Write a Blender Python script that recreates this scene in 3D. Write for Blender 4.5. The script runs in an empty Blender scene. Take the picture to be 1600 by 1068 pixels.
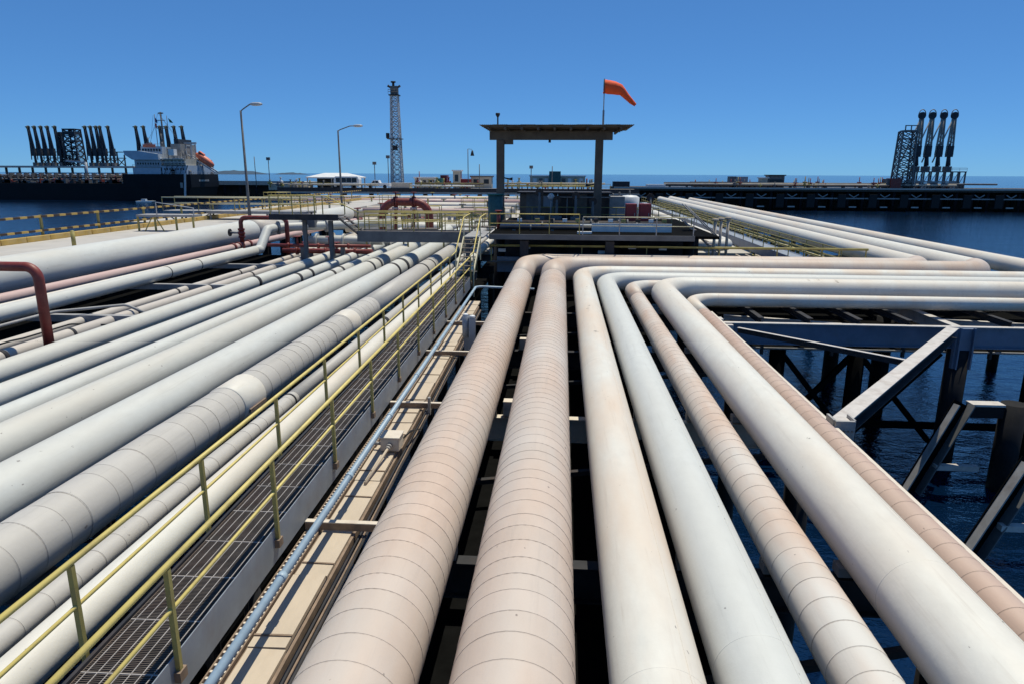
import bpy, math, random
from mathutils import Vector, Matrix
random.seed(7)
S = bpy.context.scene
COL = S.collection
R = math.radians
# ------------------------------------------------------------------ camera
CAMZ = 12.0; FPX = 1600*24/36.0
YAW, PITCH, ROLL = -0.07167, 0.2409, R(0.25)
def cam_axes():
    f = Vector((math.sin(YAW)*math.cos(PITCH), math.cos(YAW)*math.cos(PITCH), -math.sin(PITCH)))
    r = Vector((math.cos(YAW), -math.sin(YAW), 0)); u = r.cross(f)
    return r*math.cos(ROLL)+u*math.sin(ROLL), u*math.cos(ROLL)-r*math.sin(ROLL), f
RR, UU, FF = cam_axes()
cam = bpy.data.objects.new('camera', bpy.data.cameras.new('camera'))
cam.data.lens = 24; cam.data.sensor_width = 36; cam.data.clip_start = .1; cam.data.clip_end = 40000
cam.matrix_world = Matrix(((RR.x, UU.x, -FF.x, 0), (RR.y, UU.y, -FF.y, 0), (RR.z, UU.z, -FF.z, CAMZ), (0, 0, 0, 1)))
COL.objects.link(cam); S.camera = cam
def at(px, py, Y):                      # point seen at photo pixel, at northing Y
    d = FF + RR*((px-800)/FPX) + UU*((534-py)/FPX)
    return Vector((0, 0, CAMZ)) + d*(Y/d.y)
# ------------------------------------------------------------------ sky, sun
SUN_EL, SUN_AZ = R(71), R(28)          # azimuth from +Y towards +X
W = bpy.data.worlds.new('World'); S.world = W; W.use_nodes = True
nt = W.node_tree; bg = nt.nodes['Background']
sky = nt.nodes.new('ShaderNodeTexSky'); sky.sky_type = 'NISHITA'; sky.sun_disc = False
sky.sun_elevation = SUN_EL; sky.sun_rotation = SUN_AZ
sky.altitude = 0; sky.air_density = .6; sky.dust_density = 0; sky.ozone_density = 8
gm = nt.nodes.new('ShaderNodeGamma'); gm.inputs[1].default_value = .62; nt.links.new(sky.outputs[0], gm.inputs[0])   # clear dry air: flatter, bluer sky
tn = nt.nodes.new('ShaderNodeMix'); tn.data_type = 'RGBA'; tn.blend_type = 'MULTIPLY'; tn.inputs[0].default_value = 1
nt.links.new(gm.outputs[0], tn.inputs[6]); tn.inputs[7].default_value = (.67, 1.36, 2.12, 1)
nt.links.new(tn.outputs[2], bg.inputs[0]); bg.inputs[1].default_value = 0.10
sl = bpy.data.lights.new('sun', 'SUN'); sl.energy = 4.25; sl.angle = R(.5); sl.color = (1, .955, .80)
so = bpy.data.objects.new('sun', sl); COL.objects.link(so); so.location = (0, 30, 60)
sd = Vector((math.sin(SUN_AZ)*math.cos(SUN_EL), math.cos(SUN_AZ)*math.cos(SUN_EL), math.sin(SUN_EL)))
so.rotation_euler = sd.to_track_quat('Z', 'Y').to_euler()
S.view_settings.view_transform = 'Standard'; S.view_settings.look = 'None'
S.view_settings.exposure = 0; S.view_settings.gamma = 1; S.view_settings.use_curve_mapping = False
S.cycles.max_bounces = 6; S.cycles.diffuse_bounces = 3; S.cycles.glossy_bounces = 3
# ------------------------------------------------------------------ materials
def newmat(name):
    m = bpy.data.materials.new(name); m.use_nodes = True
    return m, m.node_tree, m.node_tree.nodes['Principled BSDF']
def N(t, kind, **kw):
    n = t.nodes.new(kind)
    for k, v in kw.items(): setattr(n, k, v)
    return n
def mixc(t, fac, a, b, mode='MIX'):
    n = N(t, 'ShaderNodeMix', data_type='RGBA', blend_type=mode)
    for sock, val in ((n.inputs[0], fac), (n.inputs[6], a), (n.inputs[7], b)):
        if hasattr(val, 'is_output'): t.links.new(val, sock)
        elif isinstance(val, (int, float)): sock.default_value = val
        else: sock.default_value = (*val, 1)
    return n.outputs[2]
def ramp(t, src, lo, hi):
    n = N(t, 'ShaderNodeMapRange'); n.inputs[1].default_value = lo; n.inputs[2].default_value = hi
    t.links.new(src, n.inputs[0]); return n.outputs[0]
def noise(t, scale, stretch=(1, 1, 1), detail=5, rough=.6, vec=None):
    if vec is None: vec = N(t, 'ShaderNodeTexCoord').outputs['Object']
    mp = N(t, 'ShaderNodeMapping'); mp.inputs['Scale'].default_value = stretch
    t.links.new(vec, mp.inputs[0])
    n = N(t, 'ShaderNodeTexNoise'); n.inputs['Scale'].default_value = scale
    n.inputs['Detail'].default_value = detail; n.inputs['Roughness'].default_value = rough
    t.links.new(mp.outputs[0], n.inputs['Vector']); return n.outputs['Fac']
def mul(c, k): return tuple(min(1, x*k) for x in c)
def M(name, col, rough=.65, metal=0, var=.14, scale=3., stretch=(1, 1, 1), dirt=None, damt=.5, dscale=1.2, bump=.0):
    m, t, b = newmat(name)
    c = mixc(t, ramp(t, noise(t, scale, stretch), .3, .7), mul(col, 1-var), mul(col, 1+var))
    if dirt is not None:
        f = ramp(t, noise(t, dscale, stretch, 8, .7), .5, .72)
        f2 = N(t, 'ShaderNodeMath', operation='MULTIPLY'); t.links.new(f, f2.inputs[0]); f2.inputs[1].default_value = damt
        c = mixc(t, f2.outputs[0], c, dirt)
    t.links.new(c, b.inputs['Base Color']); b.inputs['Roughness'].default_value = rough; b.inputs['Metallic'].default_value = metal
    b.inputs['Specular IOR Level'].default_value = .5 if max(col) > .2 else .18
    if bump:
        bp = N(t, 'ShaderNodeBump'); bp.inputs['Strength'].default_value = bump; bp.inputs['Distance'].default_value = .02
        t.links.new(noise(t, scale*9, stretch), bp.inputs['Height']); t.links.new(bp.outputs[0], b.inputs['Normal'])
    return m
def pipe_mat(name, col, dust, damt=.6, seam=0, seamcol=(.30, .235, .19), seamw=.034, seamamt=.55, specks=.6, rough=.55):
    m, t, b = newmat(name)
    tc = N(t, 'ShaderNodeTexCoord'); ob = N(t, 'ShaderNodeNewGeometry').outputs['Position']
    big = ramp(t, noise(t, .55, (1.6, .35, 1.6), 4, .55, ob), .36, .66)
    fine = ramp(t, noise(t, 5, (1, .5, 1), 7, .65, ob), .3, .75)
    c = mixc(t, fine, mul(col, .93), mul(col, 1.05))
    a = N(t, 'ShaderNodeMath', operation='MULTIPLY'); t.links.new(big, a.inputs[0]); a.inputs[1].default_value = damt
    c = mixc(t, a.outputs[0], c, dust)
    # long streaks of grime
    st = ramp(t, noise(t, 3.2, (2.5, .12, 2.5), 6, .7, ob), .56, .8)
    s2 = N(t, 'ShaderNodeMath', operation='MULTIPLY'); t.links.new(st, s2.inputs[0]); s2.inputs[1].default_value = .42
    c = mixc(t, s2.outputs[0], c, mul(dust, .62))
    sp = ramp(t, noise(t, 9, (1, .6, 1), 3, .5, ob), .735, .76)
    s3 = N(t, 'ShaderNodeMath', operation='MULTIPLY'); t.links.new(sp, s3.inputs[0]); s3.inputs[1].default_value = specks
    c = mixc(t, s3.outputs[0], c, (.09, .06, .05))
    hgt = noise(t, 14, (1, 1, 1), 5, .6, ob)
    bp = N(t, 'ShaderNodeBump'); bp.inputs['Strength'].default_value = .12; bp.inputs['Distance'].default_value = .02
    t.links.new(hgt, bp.inputs['Height']); t.links.new(bp.outputs[0], b.inputs['Normal'])
    if seam:
        sx = N(t, 'ShaderNodeSeparateXYZ'); t.links.new(tc.outputs['UV'], sx.inputs[0])
        d = N(t, 'ShaderNodeMath', operation='DIVIDE'); t.links.new(sx.outputs['Y'], d.inputs[0]); d.inputs[1].default_value = seam
        fr = N(t, 'ShaderNodeMath', operation='FRACT'); t.links.new(d.outputs[0], fr.inputs[0])
        pp = N(t, 'ShaderNodeMath', operation='PINGPONG'); t.links.new(fr.outputs[0], pp.inputs[0]); pp.inputs[1].default_value = .5
        ln = ramp(t, pp.outputs[0], seamw, 0.0)
        br = ramp(t, noise(t, 1.6, (1, 1, 1), 4, .6, ob), .34, .66)      # grime breaks up along each lap
        m2 = N(t, 'ShaderNodeMath', operation='MULTIPLY'); t.links.new(ln, m2.inputs[0]); t.links.new(br, m2.inputs[1])
        m3 = N(t, 'ShaderNodeMath', operation='MULTIPLY'); t.links.new(m2.outputs[0], m3.inputs[0]); m3.inputs[1].default_value = seamamt
        c = mixc(t, m3.outputs[0], c, seamcol)
        oi = N(t, 'ShaderNodeObjectInfo')
        c = mixc(t, 1.0, c, mixc(t, oi.outputs['Random'], (.94, .935, .925), (1, 1, 1)), 'MULTIPLY')
    t.links.new(c, b.inputs['Base Color']); b.inputs['Roughness'].default_value = rough
    return m
MT = {}
MT['tanpipe'] = pipe_mat('tan_jacket', (.60, .455, .355), (.60, .535, .47), .85, seam=.36)
MT['tanpipe2'] = pipe_mat('pale_tan_jacket', (.60, .43, .32), (.66, .635, .58), .95, seam=.40)
MT['tanpipe3'] = pipe_mat('reddish_tan_jacket', (.50, .34, .26), (.57, .45, .37), .8, seam=.40)
MT['tanrun'] = pipe_mat('tan_lagging', (.59, .44, .34), (.60, .515, .44), .6, seam=.36, seamamt=.5)
MT['greyjacket'] = pipe_mat('grey_jacket', (.53, .50, .455), (.45, .42, .375), .75, seam=.5, seamw=.02)
MT['white'] = pipe_mat('white_pipe_paint', (.71, .685, .61), (.67, .56, .44), .6)
MT['whitedust'] = pipe_mat('dusty_white_pipe_paint', (.69, .67, .60), (.68, .54, .41), .85)
MT['coolwhite'] = pipe_mat('cool_white_pipe_paint', (.615, .62, .58), (.585, .57, .515), .5)
MT['greywhite'] = pipe_mat('grey_white_pipe_paint', (.60, .605, .565), (.575, .535, .46), .6)
MT['greywhite2'] = pipe_mat('aged_white_pipe_paint', (.595, .59, .535), (.57, .52, .44), .65)
MT['creampipe'] = pipe_mat('cream_pipe_paint', (.57, .51, .44), (.50, .45, .40), .7)
MT['pinkpipe'] = pipe_mat('faded_red_pipe_paint', (.56, .35, .31), (.60, .47, .42), .7)
MT['red'] = M('red_fire_paint', (.22, .036, .027), .5, var=.25, dirt=(.36, .16, .12), damt=.5)
MT['redbright'] = M('red_panel', (.24, .015, .02), .5, var=.15)
MT['yellow'] = M('yellow_rail_paint', (.70, .55, .16), .5, var=.12, scale=2, dirt=(.34, .25, .10), damt=.7, dscale=2.5)
MT['olive'] = M('weathered_yellow_paint', (.36, .30, .09), .6, var=.25, scale=2, dirt=(.25, .17, .09), damt=.7, dscale=3)
MT['paleyellow'] = M('pale_yellow_paint', (.62, .56, .36), .6, var=.12, dirt=(.40, .33, .20), damt=.5)
MT['grate'] = M('grating_steel', (.16, .135, .115), .6, var=.25, scale=4, dirt=(.20, .11, .08), damt=.5)
MT['graterod'] = M('galvanised_rod', (.42, .38, .35), .5, var=.2, scale=4)
MT['bluegrey'] = M('blue_grey_steel', (.25, .28, .32), .55, var=.14, scale=2, dirt=(.22, .18, .16), damt=.5, dscale=1.5)
MT['bluepipe'] = M('light_blue_conduit', (.33, .44, .53), .45, var=.14, scale=4, dirt=(.50, .50, .48), damt=.4)
MT['cream'] = M('cream_cover_sheet', (.54, .445, .34), .7, var=.12, scale=2, stretch=(1, .4, 1), dirt=(.45, .34, .23), damt=.5, bump=.15)
MT['creamsteel'] = M('cream_steel', (.68, .60, .50), .6, var=.12, scale=2, dirt=(.34, .25, .18), damt=.6, dscale=2)
MT['greysteel'] = M('grey_steel', (.33, .32, .31), .6, var=.2, scale=2, dirt=(.18, .13, .10), damt=.5)
MT['darksteel'] = M('dark_steel', (.04, .04, .044), .6, var=.3, scale=2, dirt=(.09, .06, .045), damt=.6)
MT['midsteel'] = M('dull_steel', (.15, .15, .15), .6, var=.25, scale=1)
MT['rust'] = M('rusty_ladder', (.24, .17, .12), .8, var=.3, scale=6)
MT['girder'] = M('blue_painted_girder', (.13, .17, .24), .5, var=.15, scale=1.5, dirt=(.12, .10, .09), damt=.4)
MT['flange'] = M('pale_steel', (.55, .51, .47), .65, var=.12, dirt=(.30, .22, .17), damt=.5, dscale=2)  # pale tone for top flanges, cap plates and braces
MT['pile'] = M('tarred_pile', (.014, .014, .016), .7, var=.4, scale=1, dirt=(.035, .028, .022), damt=.6, dscale=1.6)
MT['concrete'] = M('concrete', (.47, .44, .40), .85, var=.12, scale=.8, dirt=(.32, .28, .24), damt=.5, dscale=.4, bump=.2)
MT['paleconc'] = M('pale_concrete', (.46, .42, .36), .85, var=.12, scale=.5, dirt=(.40, .34, .28), damt=.5, dscale=.2)
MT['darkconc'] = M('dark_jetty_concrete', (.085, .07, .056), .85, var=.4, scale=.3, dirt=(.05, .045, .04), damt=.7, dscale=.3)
MT['asphalt'] = M('asphalt', (.07, .07, .07), .9, var=.2, scale=1)
MT['kerb'] = M('yellow_kerb_paint', (.55, .36, .09), .7, var=.2, scale=1.5, dirt=(.40, .34, .25), damt=.7, dscale=.8)
MT['pitch'] = M('shade_black_steel', (.006, .006, .006), 1.0, var=.3); MT['pitch'].node_tree.nodes['Principled BSDF'].inputs['Specular IOR Level'].default_value = .03  # near-black base that puts deep shade into the added plates
MT['black'] = M('black_paint', (.02, .02, .022), .5, var=.3)
MT['blackhull'] = M('black_hull_paint', (.008, .008, .01), .6, var=.3, scale=.2, dirt=(.016, .013, .012), damt=.5, dscale=.15)
MT['whitepaint'] = M('white_paint', (.74, .74, .72), .5, var=.08, scale=1, dirt=(.5, .45, .40), damt=.3)
MT['shipwhite'] = M('ship_white_in_shade', (.42, .49, .57), .5, var=.10, scale=.3, dirt=(.42, .38, .36), damt=.4, dscale=.2)  # blue-grey of the shaded front is mixed into the white
MT['beige'] = M('beige_paint', (.52, .46, .36), .7, var=.15, scale=.4)
MT['brown'] = M('brown_cladding', (.075, .055, .045), .7, var=.25, scale=.8)
MT['shelter'] = M('weathered_shelter_steel', (.15, .125, .10), .75, var=.2, scale=1, dirt=(.07, .06, .05), damt=.5)
MT['shelterroof'] = M('corrugated_roof_sheet', (.27, .23, .17), .7, var=.2, scale=.7)
MT['orange'] = M('orange_windsock_cloth', (.85, .10, .02), .8, var=.1, scale=2)
MT['lifeboat'] = M('faded_orange_hull', (.70, .17, .09), .5, var=.1, scale=.6)
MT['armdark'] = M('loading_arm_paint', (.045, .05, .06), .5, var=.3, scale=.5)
MT['armpale'] = M('loading_arm_weathered', (.28, .27, .25), .6, var=.3, scale=.5)
MT['armmid'] = M('loading_arm_grey', (.24, .225, .20), .6, var=.3, scale=.5)
MT['armolive'] = M('loading_arm_yellowed', (.16, .15, .10), .6, var=.3, scale=.5)
MT['lattice'] = M('hazed_lattice', (.50, .50, .50), .5, var=.2, scale=.5)  # grey lightened to carry the tower's distance haze
MT['green'] = M('green_paint', (.05, .17, .15), .6, var=.2)
MT['darkgreen'] = M('dark_green_enamel', (.05, .12, .12), .5, var=.2)
MT['glass'] = M('dark_glass', (.03, .04, .05), .12, var=.1)
MT['tyre'] = M('tyre_rubber', (.025, .025, .025), .9)
MT['lamp'] = M('lamp_grey', (.42, .44, .46), .4, var=.1)
MT['island'] = M('hazed_island_rock', (.05, .085, .13), .9, var=.1, scale=.01)  # blue of the distant haze is painted into the rock
MT['flagred'] = M('red_flag_cloth', (.5, .05, .05), .8); MT['flagblue'] = M('blue_flag_cloth', (.03, .06, .2), .8); MT['flaggreen'] = M('dark_green_flag_cloth', (.02, .10, .08), .8)
# ------------------------------------------------------------------ mesh builder
class MB:
    def __init__(s): s.v = []; s.f = []; s.sm = []; s.uv = []
    def face(s, idx, smooth=False, uv=None): s.f.append(idx); s.sm.append(smooth); s.uv.append(uv)
    def box(s, x0, x1, y0, y1, z0, z1):
        n = len(s.v)
        s.v += [(x0, y0, z0), (x1, y0, z0), (x1, y1, z0), (x0, y1, z0), (x0, y0, z1), (x1, y0, z1), (x1, y1, z1), (x0, y1, z1)]
        for q in ((3, 2, 1, 0), (4, 5, 6, 7), (0, 1, 5, 4), (1, 2, 6, 5), (2, 3, 7, 6), (3, 0, 4, 7)): s.face([n+i for i in q])
        return s
    def bar(s, p, q, w, h=None, up=(0, 0, 1)):
        p, q = Vector(p), Vector(q); h = h or w; d = (q-p).normalized(); up = Vector(up)
        if abs(d.dot(up)) > .98: up = Vector((0, 1, 0))
        a = d.cross(up).normalized(); b = a.cross(d).normalized(); n = len(s.v)
        for c in (p, q):
            for i, j in ((-1, -1), (1, -1), (1, 1), (-1, 1)): s.v.append(tuple(c+a*(i*w/2)+b*(j*h/2)))
        for k in ((0, 1, 2, 3), (7, 6, 5, 4), (1, 0, 4, 5), (2, 1, 5, 6), (3, 2, 6, 7), (0, 3, 7, 4)): s.face([n+i for i in k])
        return s
    def ibeam(s, p, q, w, h, t=.03, up=(0, 0, 1)):
        p, q = Vector(p), Vector(q); d = (q-p).normalized(); up = Vector(up)
        if abs(d.dot(up)) > .98: up = Vector((0, 1, 0))
        b = d.cross(up).normalized().cross(d).normalized()
        s.bar(p+b*(h/2-t/2), q+b*(h/2-t/2), w, t, up); s.bar(p-b*(h/2-t/2), q-b*(h/2-t/2), w, t, up)
        s.bar(p, q, t, h-2*t-.002, up); return s
    def tube(s, pts, r, n=12, caps=True, v0=0.):
        pts = [Vector(p) for p in pts]; rs = r if isinstance(r, (list, tuple)) else [r]*len(pts)
        base = len(s.v); prev = None; L = v0; Ls = []
        for i, p in enumerate(pts):
            d = ((pts[i+1]-p) if i == 0 else (p-pts[i-1]) if i == len(pts)-1 else (pts[i+1]-p).normalized()+(p-pts[i-1]).normalized()).normalized()
            if i: L += (p-pts[i-1]).length
            Ls.append(L)
            if prev is None:
                a = d.cross(Vector((0, 0, 1)))
                if a.length < .05: a = d.cross(Vector((1, 0, 0)))
            else: a = prev - d*prev.dot(d)
            a.normalize(); b = a.cross(d).normalized(); prev = a
            for k in range(n):
                an = 2*math.pi*k/n; s.v.append(tuple(p+(a*math.cos(an)+b*math.sin(an))*rs[i]))
        for i in range(len(pts)-1):
            for k in range(n):
                k2 = (k+1) % n; q = base+i*n
                s.face([q+k, q+k2, q+n+k2, q+n+k], True, [(k/n, Ls[i]), ((k+1)/n, Ls[i]), ((k+1)/n, Ls[i+1]), (k/n, Ls[i+1])])
        if caps:
            s.face([base+k for k in range(n)][::-1]); s.face([base+(len(pts)-1)*n+k for k in range(n)])
        return s
    def cyl(s, p, q, r, n=10, r2=None): return s.tube([p, q], [r, r if r2 is None else r2], n)
    def prism(s, poly, ax, a0, a1):    # polygon in two axes extruded along the third (ax)
        n = len(s.v); m = len(poly)
        for a in (a0, a1):
            for (u, w) in poly: s.v.append({0: (a, u, w), 1: (u, a, w), 2: (u, w, a)}[ax])
        s.face(list(range(n, n+m))[::-1]); s.face(list(range(n+m, n+2*m)))
        for i in range(m): s.face([n+i, n+(i+1) % m, n+m+(i+1) % m, n+m+i])
        return s
    def sphere(s, c, rx, ry=None, rz=None, n=10, m=6):
        ry = ry or rx; rz = rz or rx; c = Vector(c); b = len(s.v)
        for i in range(m+1):
            th = math.pi*i/m
            for k in range(n):
                ph = 2*math.pi*k/n; s.v.append((c.x+rx*math.sin(th)*math.cos(ph), c.y+ry*math.sin(th)*math.sin(ph), c.z+rz*math.cos(th)))
        for i in range(m):
            for k in range(n): s.face([b+i*n+k, b+(i+1)*n+k, b+(i+1)*n+(k+1) % n, b+i*n+(k+1) % n], True)
        return s
    def mesh(s, name, mat, org=(0, 0, 0)):
        me = bpy.data.meshes.new(name); o = Vector(org)
        me.from_pydata([tuple(Vector(v)-o) for v in s.v], [], s.f)
        me.polygons.foreach_set('use_smooth', s.sm)
        if any(u for u in s.uv):
            ul = me.uv_layers.new(name='UVMap'); i = 0
            for fi, fc in enumerate(s.f):
                for k in range(len(fc)):
                    ul.data[i].uv = s.uv[fi][k] if s.uv[fi] else (0, .2); i += 1
        me.materials.append(MT[mat]); me.update(); return me
ORDN = ['first', 'second', 'third', 'fourth', 'fifth', 'sixth', 'seventh', 'eighth', 'ninth', 'tenth', 'eleventh', 'twelfth', 'thirteenth', 'fourteenth', 'fifteenth', 'sixteenth', 'seventeenth', 'eighteenth']
ORDC = {}
def ordinal(key):
    ORDC[key] = ORDC.get(key, -1)+1; return ORDN[ORDC[key]]
ORG = {}
def tag(o, label=None, cat=None, group=None, kind=None):
    if label: o['label'] = label
    if cat: o['category'] = cat
    if group: o['group'] = group
    if kind: o['kind'] = kind
    return o
def thing(name, label, cat, loc=(0, 0, 0), rz=0, group=None):
    o = bpy.data.objects.new(name, None); o.empty_display_size = .2; COL.objects.link(o)
    o.location = loc; o.rotation_euler = (0, 0, rz); ORG[o] = Vector(loc) if not rz else Vector((0, 0, 0))
    return tag(o, label, cat, group)
def build(mb, name, mat, parent=None, loc=None, local=False, bevel=0):
    """mb in world coordinates (or in the parent's own frame when local=True)"""
    if parent is not None:
        org = Vector((0, 0, 0)) if local else ORG[parent]
        o = bpy.data.objects.new(name, mb.mesh(name, mat, org)); o.parent = parent; ORG[o] = org
    else:
        org = Vector(loc) if loc is not None else Vector((0, 0, 0))
        o = bpy.data.objects.new(name, mb.mesh(name, mat, org)); o.location = org; ORG[o] = org
    COL.objects.link(o)
    if bevel:
        b = o.modifiers.new('bevel', 'BEVEL'); b.width = bevel; b.segments = 2; b.limit_method = 'ANGLE'
    return o
def inst(src, parent, loc, rot=None):
    o = src.copy(); COL.objects.link(o); o.parent = parent; o.location = loc
    if rot: o.rotation_euler = rot
    return o
def copy_tree(o, parent=None):
    c = o.copy(); COL.objects.link(c)
    if parent: c.parent = parent
    for ch in list(o.children): copy_tree(ch, c)
    return c
def bend(pts, rad, step=10):
    """polyline with rounded corners"""
    pts = [Vector(p) for p in pts]; out = [pts[0]]
    rad = rad if isinstance(rad, (list, tuple)) else [rad]*(len(pts)-2)
    for i in range(1, len(pts)-1):
        a = (pts[i-1]-pts[i]).normalized(); b = (pts[i+1]-pts[i]).normalized(); r = rad[i-1]
        half = a.angle(b)/2; t = r/math.tan(half); c = pts[i]+(a+b).normalized()*(r/math.sin(half))
        s0 = pts[i]+a*t; s1 = pts[i]+b*t; v0 = s0-c; v1 = s1-c; ang = v0.angle(v1)
        for k in range(step+1):
            u = k/step; out.append(c+(v0*math.sin((1-u)*ang)+v1*math.sin(u*ang))/math.sin(ang))
    out.append(pts[-1]); return out
def dense(pts, L):
    out = [Vector(pts[0])]
    for a, b in zip(pts[:-1], pts[1:]):
        n = max(1, int((b-a).length/L))
        for k in range(1, n+1): out.append(a.lerp(b, k/n))
    return out
# ================================================================== SETTING
def water():
    m, t, b = newmat('sea_water')
    vec = N(t, 'ShaderNodeTexCoord').outputs['Object']
    b.inputs['Base Color'].default_value = (.004, .04, .10, 1); b.inputs['Roughness'].default_value = .12; b.inputs['IOR'].default_value = 1.85; b.inputs['Specular Tint'].default_value = (.45, .8, 1, 1)
    patch = ramp(t, noise(t, .012, (1, 2.5, 1), 4, .6, vec), .35, .7)
    t.links.new(mixc(t, patch, (.0005, .005, .017), (.001, .012, .042)), b.inputs['Base Color'])
    n1 = noise(t, .55, (1, 1.7, 1), 5, .62, vec); n2 = noise(t, .09, (1, 2.2, 1), 3, .5, vec)
    ad = N(t, 'ShaderNodeMath', operation='MULTIPLY_ADD'); t.links.new(n2, ad.inputs[0]); ad.inputs[1].default_value = 1.6; t.links.new(n1, ad.inputs[2])
    bp = N(t, 'ShaderNodeBump'); bp.inputs['Strength'].default_value = .34; bp.inputs['Distance'].default_value = .42
    t.links.new(ad.outputs[0], bp.inputs['Height']); t.links.new(bp.outputs[0], b.inputs['Normal'])
    MT['water'] = m
    mb = MB(); n = 24; X = 26000
    mb.v = [(-X, -600, 0), (X, -600, 0), (X, 30000, 0), (-X, 30000, 0)]; mb.face([0, 1, 2, 3])
    tag(build(mb, 'water', 'water'), kind='structure')
water()
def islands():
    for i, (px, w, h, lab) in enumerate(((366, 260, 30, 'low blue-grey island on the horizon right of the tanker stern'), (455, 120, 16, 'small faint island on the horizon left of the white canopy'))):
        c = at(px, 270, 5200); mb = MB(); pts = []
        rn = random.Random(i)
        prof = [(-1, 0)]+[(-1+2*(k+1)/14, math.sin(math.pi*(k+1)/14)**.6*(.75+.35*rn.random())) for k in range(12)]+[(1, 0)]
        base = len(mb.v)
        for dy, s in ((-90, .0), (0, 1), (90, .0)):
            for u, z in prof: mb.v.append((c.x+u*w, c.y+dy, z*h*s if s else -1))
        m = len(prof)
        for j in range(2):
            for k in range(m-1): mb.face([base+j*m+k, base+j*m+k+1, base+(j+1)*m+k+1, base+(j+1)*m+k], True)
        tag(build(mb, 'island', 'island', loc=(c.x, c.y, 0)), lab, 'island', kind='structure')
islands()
# ================================================================== RIGHT PIPES
BOP = 6.3
def sections(root, x, y0, y1, r, L, mat, name='jacket_section', n=40):
    z = BOP+r; k = 0; src = None; y = y0
    while y < y1-1e-6:
        if src is None:
            mb = MB(); g = .0007
            mb.tube([(0, .007, 0), (0, L-.005, 0)], [r+.0025, r-.0005], n, caps=False, v0=.007); mb.tube([(0, L-.005, 0), (0, L-.004, 0), (0, L, 0)], [r-.0005, r-g, r-g], n, caps=False, v0=L-.005); mb.tube([(0, 0, 0), (0, .007, 0)], [r-g, r-g], n, caps=False); mb.tube([(0, .006, 0), (0, .007, 0)], [r-g, r+.0025], n, caps=False)
            src = build(mb, name, mat, root, local=True); src.location = Vector((x, y, z))-ORG[root]
        else:
            o = inst(src, root, Vector((x, y, z))-ORG[root]); o.rotation_euler = (random.uniform(-.004, .004), random.uniform(-.5, .5), random.uniform(-.004, .004)); f = random.choice((.86, .95, 1, 1.05, 1.12)); o.scale = (1, f, 1); y += L*(f-1)
        y += L; k += 1
    return y
def saddle(root, x, r, ys, mat='greysteel'):
    for y in ys:
        build(MB().box(x-r*.8, x+r*.8, y-.12, y+.12, BOP-.05, BOP+.10), 'saddle', mat, root)
CROSS = (2.9, 9.4, 15.9, 22.4, 28.9)
def right_pipe(label, x, r, yrun, mats, path_tail, jacket=0, jy=20.0, name='white_pipe'):
    z = BOP+r; root = thing(name, label, 'pipe', (x, 1.0, BOP))
    ys = 1.0
    if jacket: ys = sections(root, x, 1.0, jy, r, jacket, mats[0])
    pts = [Vector((x, ys, z)), Vector((x, yrun, z))]+[Vector(p) for p in path_tail]
    br = [max(1.25, 2.9*r)]*(len(pts)-2)
    path = dense(bend(pts, br, 14), 4.0)
    if jacket and pts[-1].y > 100:
        cut = next(i for i, p in enumerate(path) if p.y > yrun+br[0]*.98)
        build(MB().tube(path[cut-1:], r*.96, 44), 'pipe_wall', 'white', root); path = path[:cut]
    build(MB().tube(path, r, 44), 'lagging' if jacket else 'pipe_wall', mats[1], root)
    saddle(root, x, r, CROSS)
    if not jacket:
        for y in (5.2+x*.6, 17.0+x*.5, yrun-br[0]-.05): build(MB().tube([(x, y-.012, z), (x, y-.004, z), (x, y+.004, z), (x, y+.012, z)], [r-.001, r+.004, r+.004, r-.001], 44, caps=False), 'weld_bead', mats[1], root)
        build(MB().bar((x+r*.5, 1, z+r*.8665), (x+r*.5, yrun-br[0], z+r*.8665), .008, .006, (r*.5, 0, r*.866)), 'seam_bead', mats[1], root)
    for k in range(2, 6):
        xx = x+br[0]+.05 if k == 2 else 6+k*4.3+x*.3
        if xx < pts[2].x-2 and len(pts) > 2: build(MB().tube([(xx-.015, yrun, z), (xx-.004, yrun, z), (xx+.004, yrun, z), (xx+.015, yrun, z)], [r-.001, r+.005, r+.005, r-.001], 44, caps=False), 'weld_bead', mats[1], root)
    return root
FARY = 150
p1 = right_pipe('leftmost of the thick pink-tan banded pipes, nearest the cable tray', -2.0, .60, 39.8, ('tanpipe', 'tanpipe'), [(20.6, 39.8, 6.9), (20.6, FARY, 6.9)], .36, jy=33, name='banded_pipe')
p2 = right_pipe('thickest tan pipe with closely spaced band seams, second from the cable tray', -.40, .64, 38.0, ('tanpipe', 'tanpipe'), [(22.9, 38.0, 6.94), (22.9, FARY, 6.94)], .36, jy=32.5, name='banded_pipe')
p3 = right_pipe('smooth dusty white pipe with small dark scuffs right of the tan banded pipes', 1.10, .50, 36.2, (None, 'whitedust'), [(27.0, 36.2, 6.8), (27.0, FARY, 6.8)])
p4 = right_pipe('smooth cool white pipe between the dusty white pipe and a slim banded pipe', 2.21, .465, 34.5, (None, 'coolwhite'), [(70, 34.5, 6.77)])
p5 = right_pipe('slim pale tan banded pipe between two smooth white pipes', 3.38, .36, 33.35, ('tanpipe2', 'tanpipe2'), [(70, 33.35, 6.66)], .40, jy=29.5, name='banded_pipe')
p6 = right_pipe('big smooth white pipe crossing to the lower right corner', 4.60, .535, 32.1, (None, 'white'), [(70, 32.1, 6.85)])
p7 = right_pipe('thin tan banded pipe tucked against the right side of a big white pipe', 5.68, .29, 30.6, ('tanpipe3', 'whitedust'), [(70, 30.6, 6.59)], .40, jy=27, name='banded_pipe')
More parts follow.
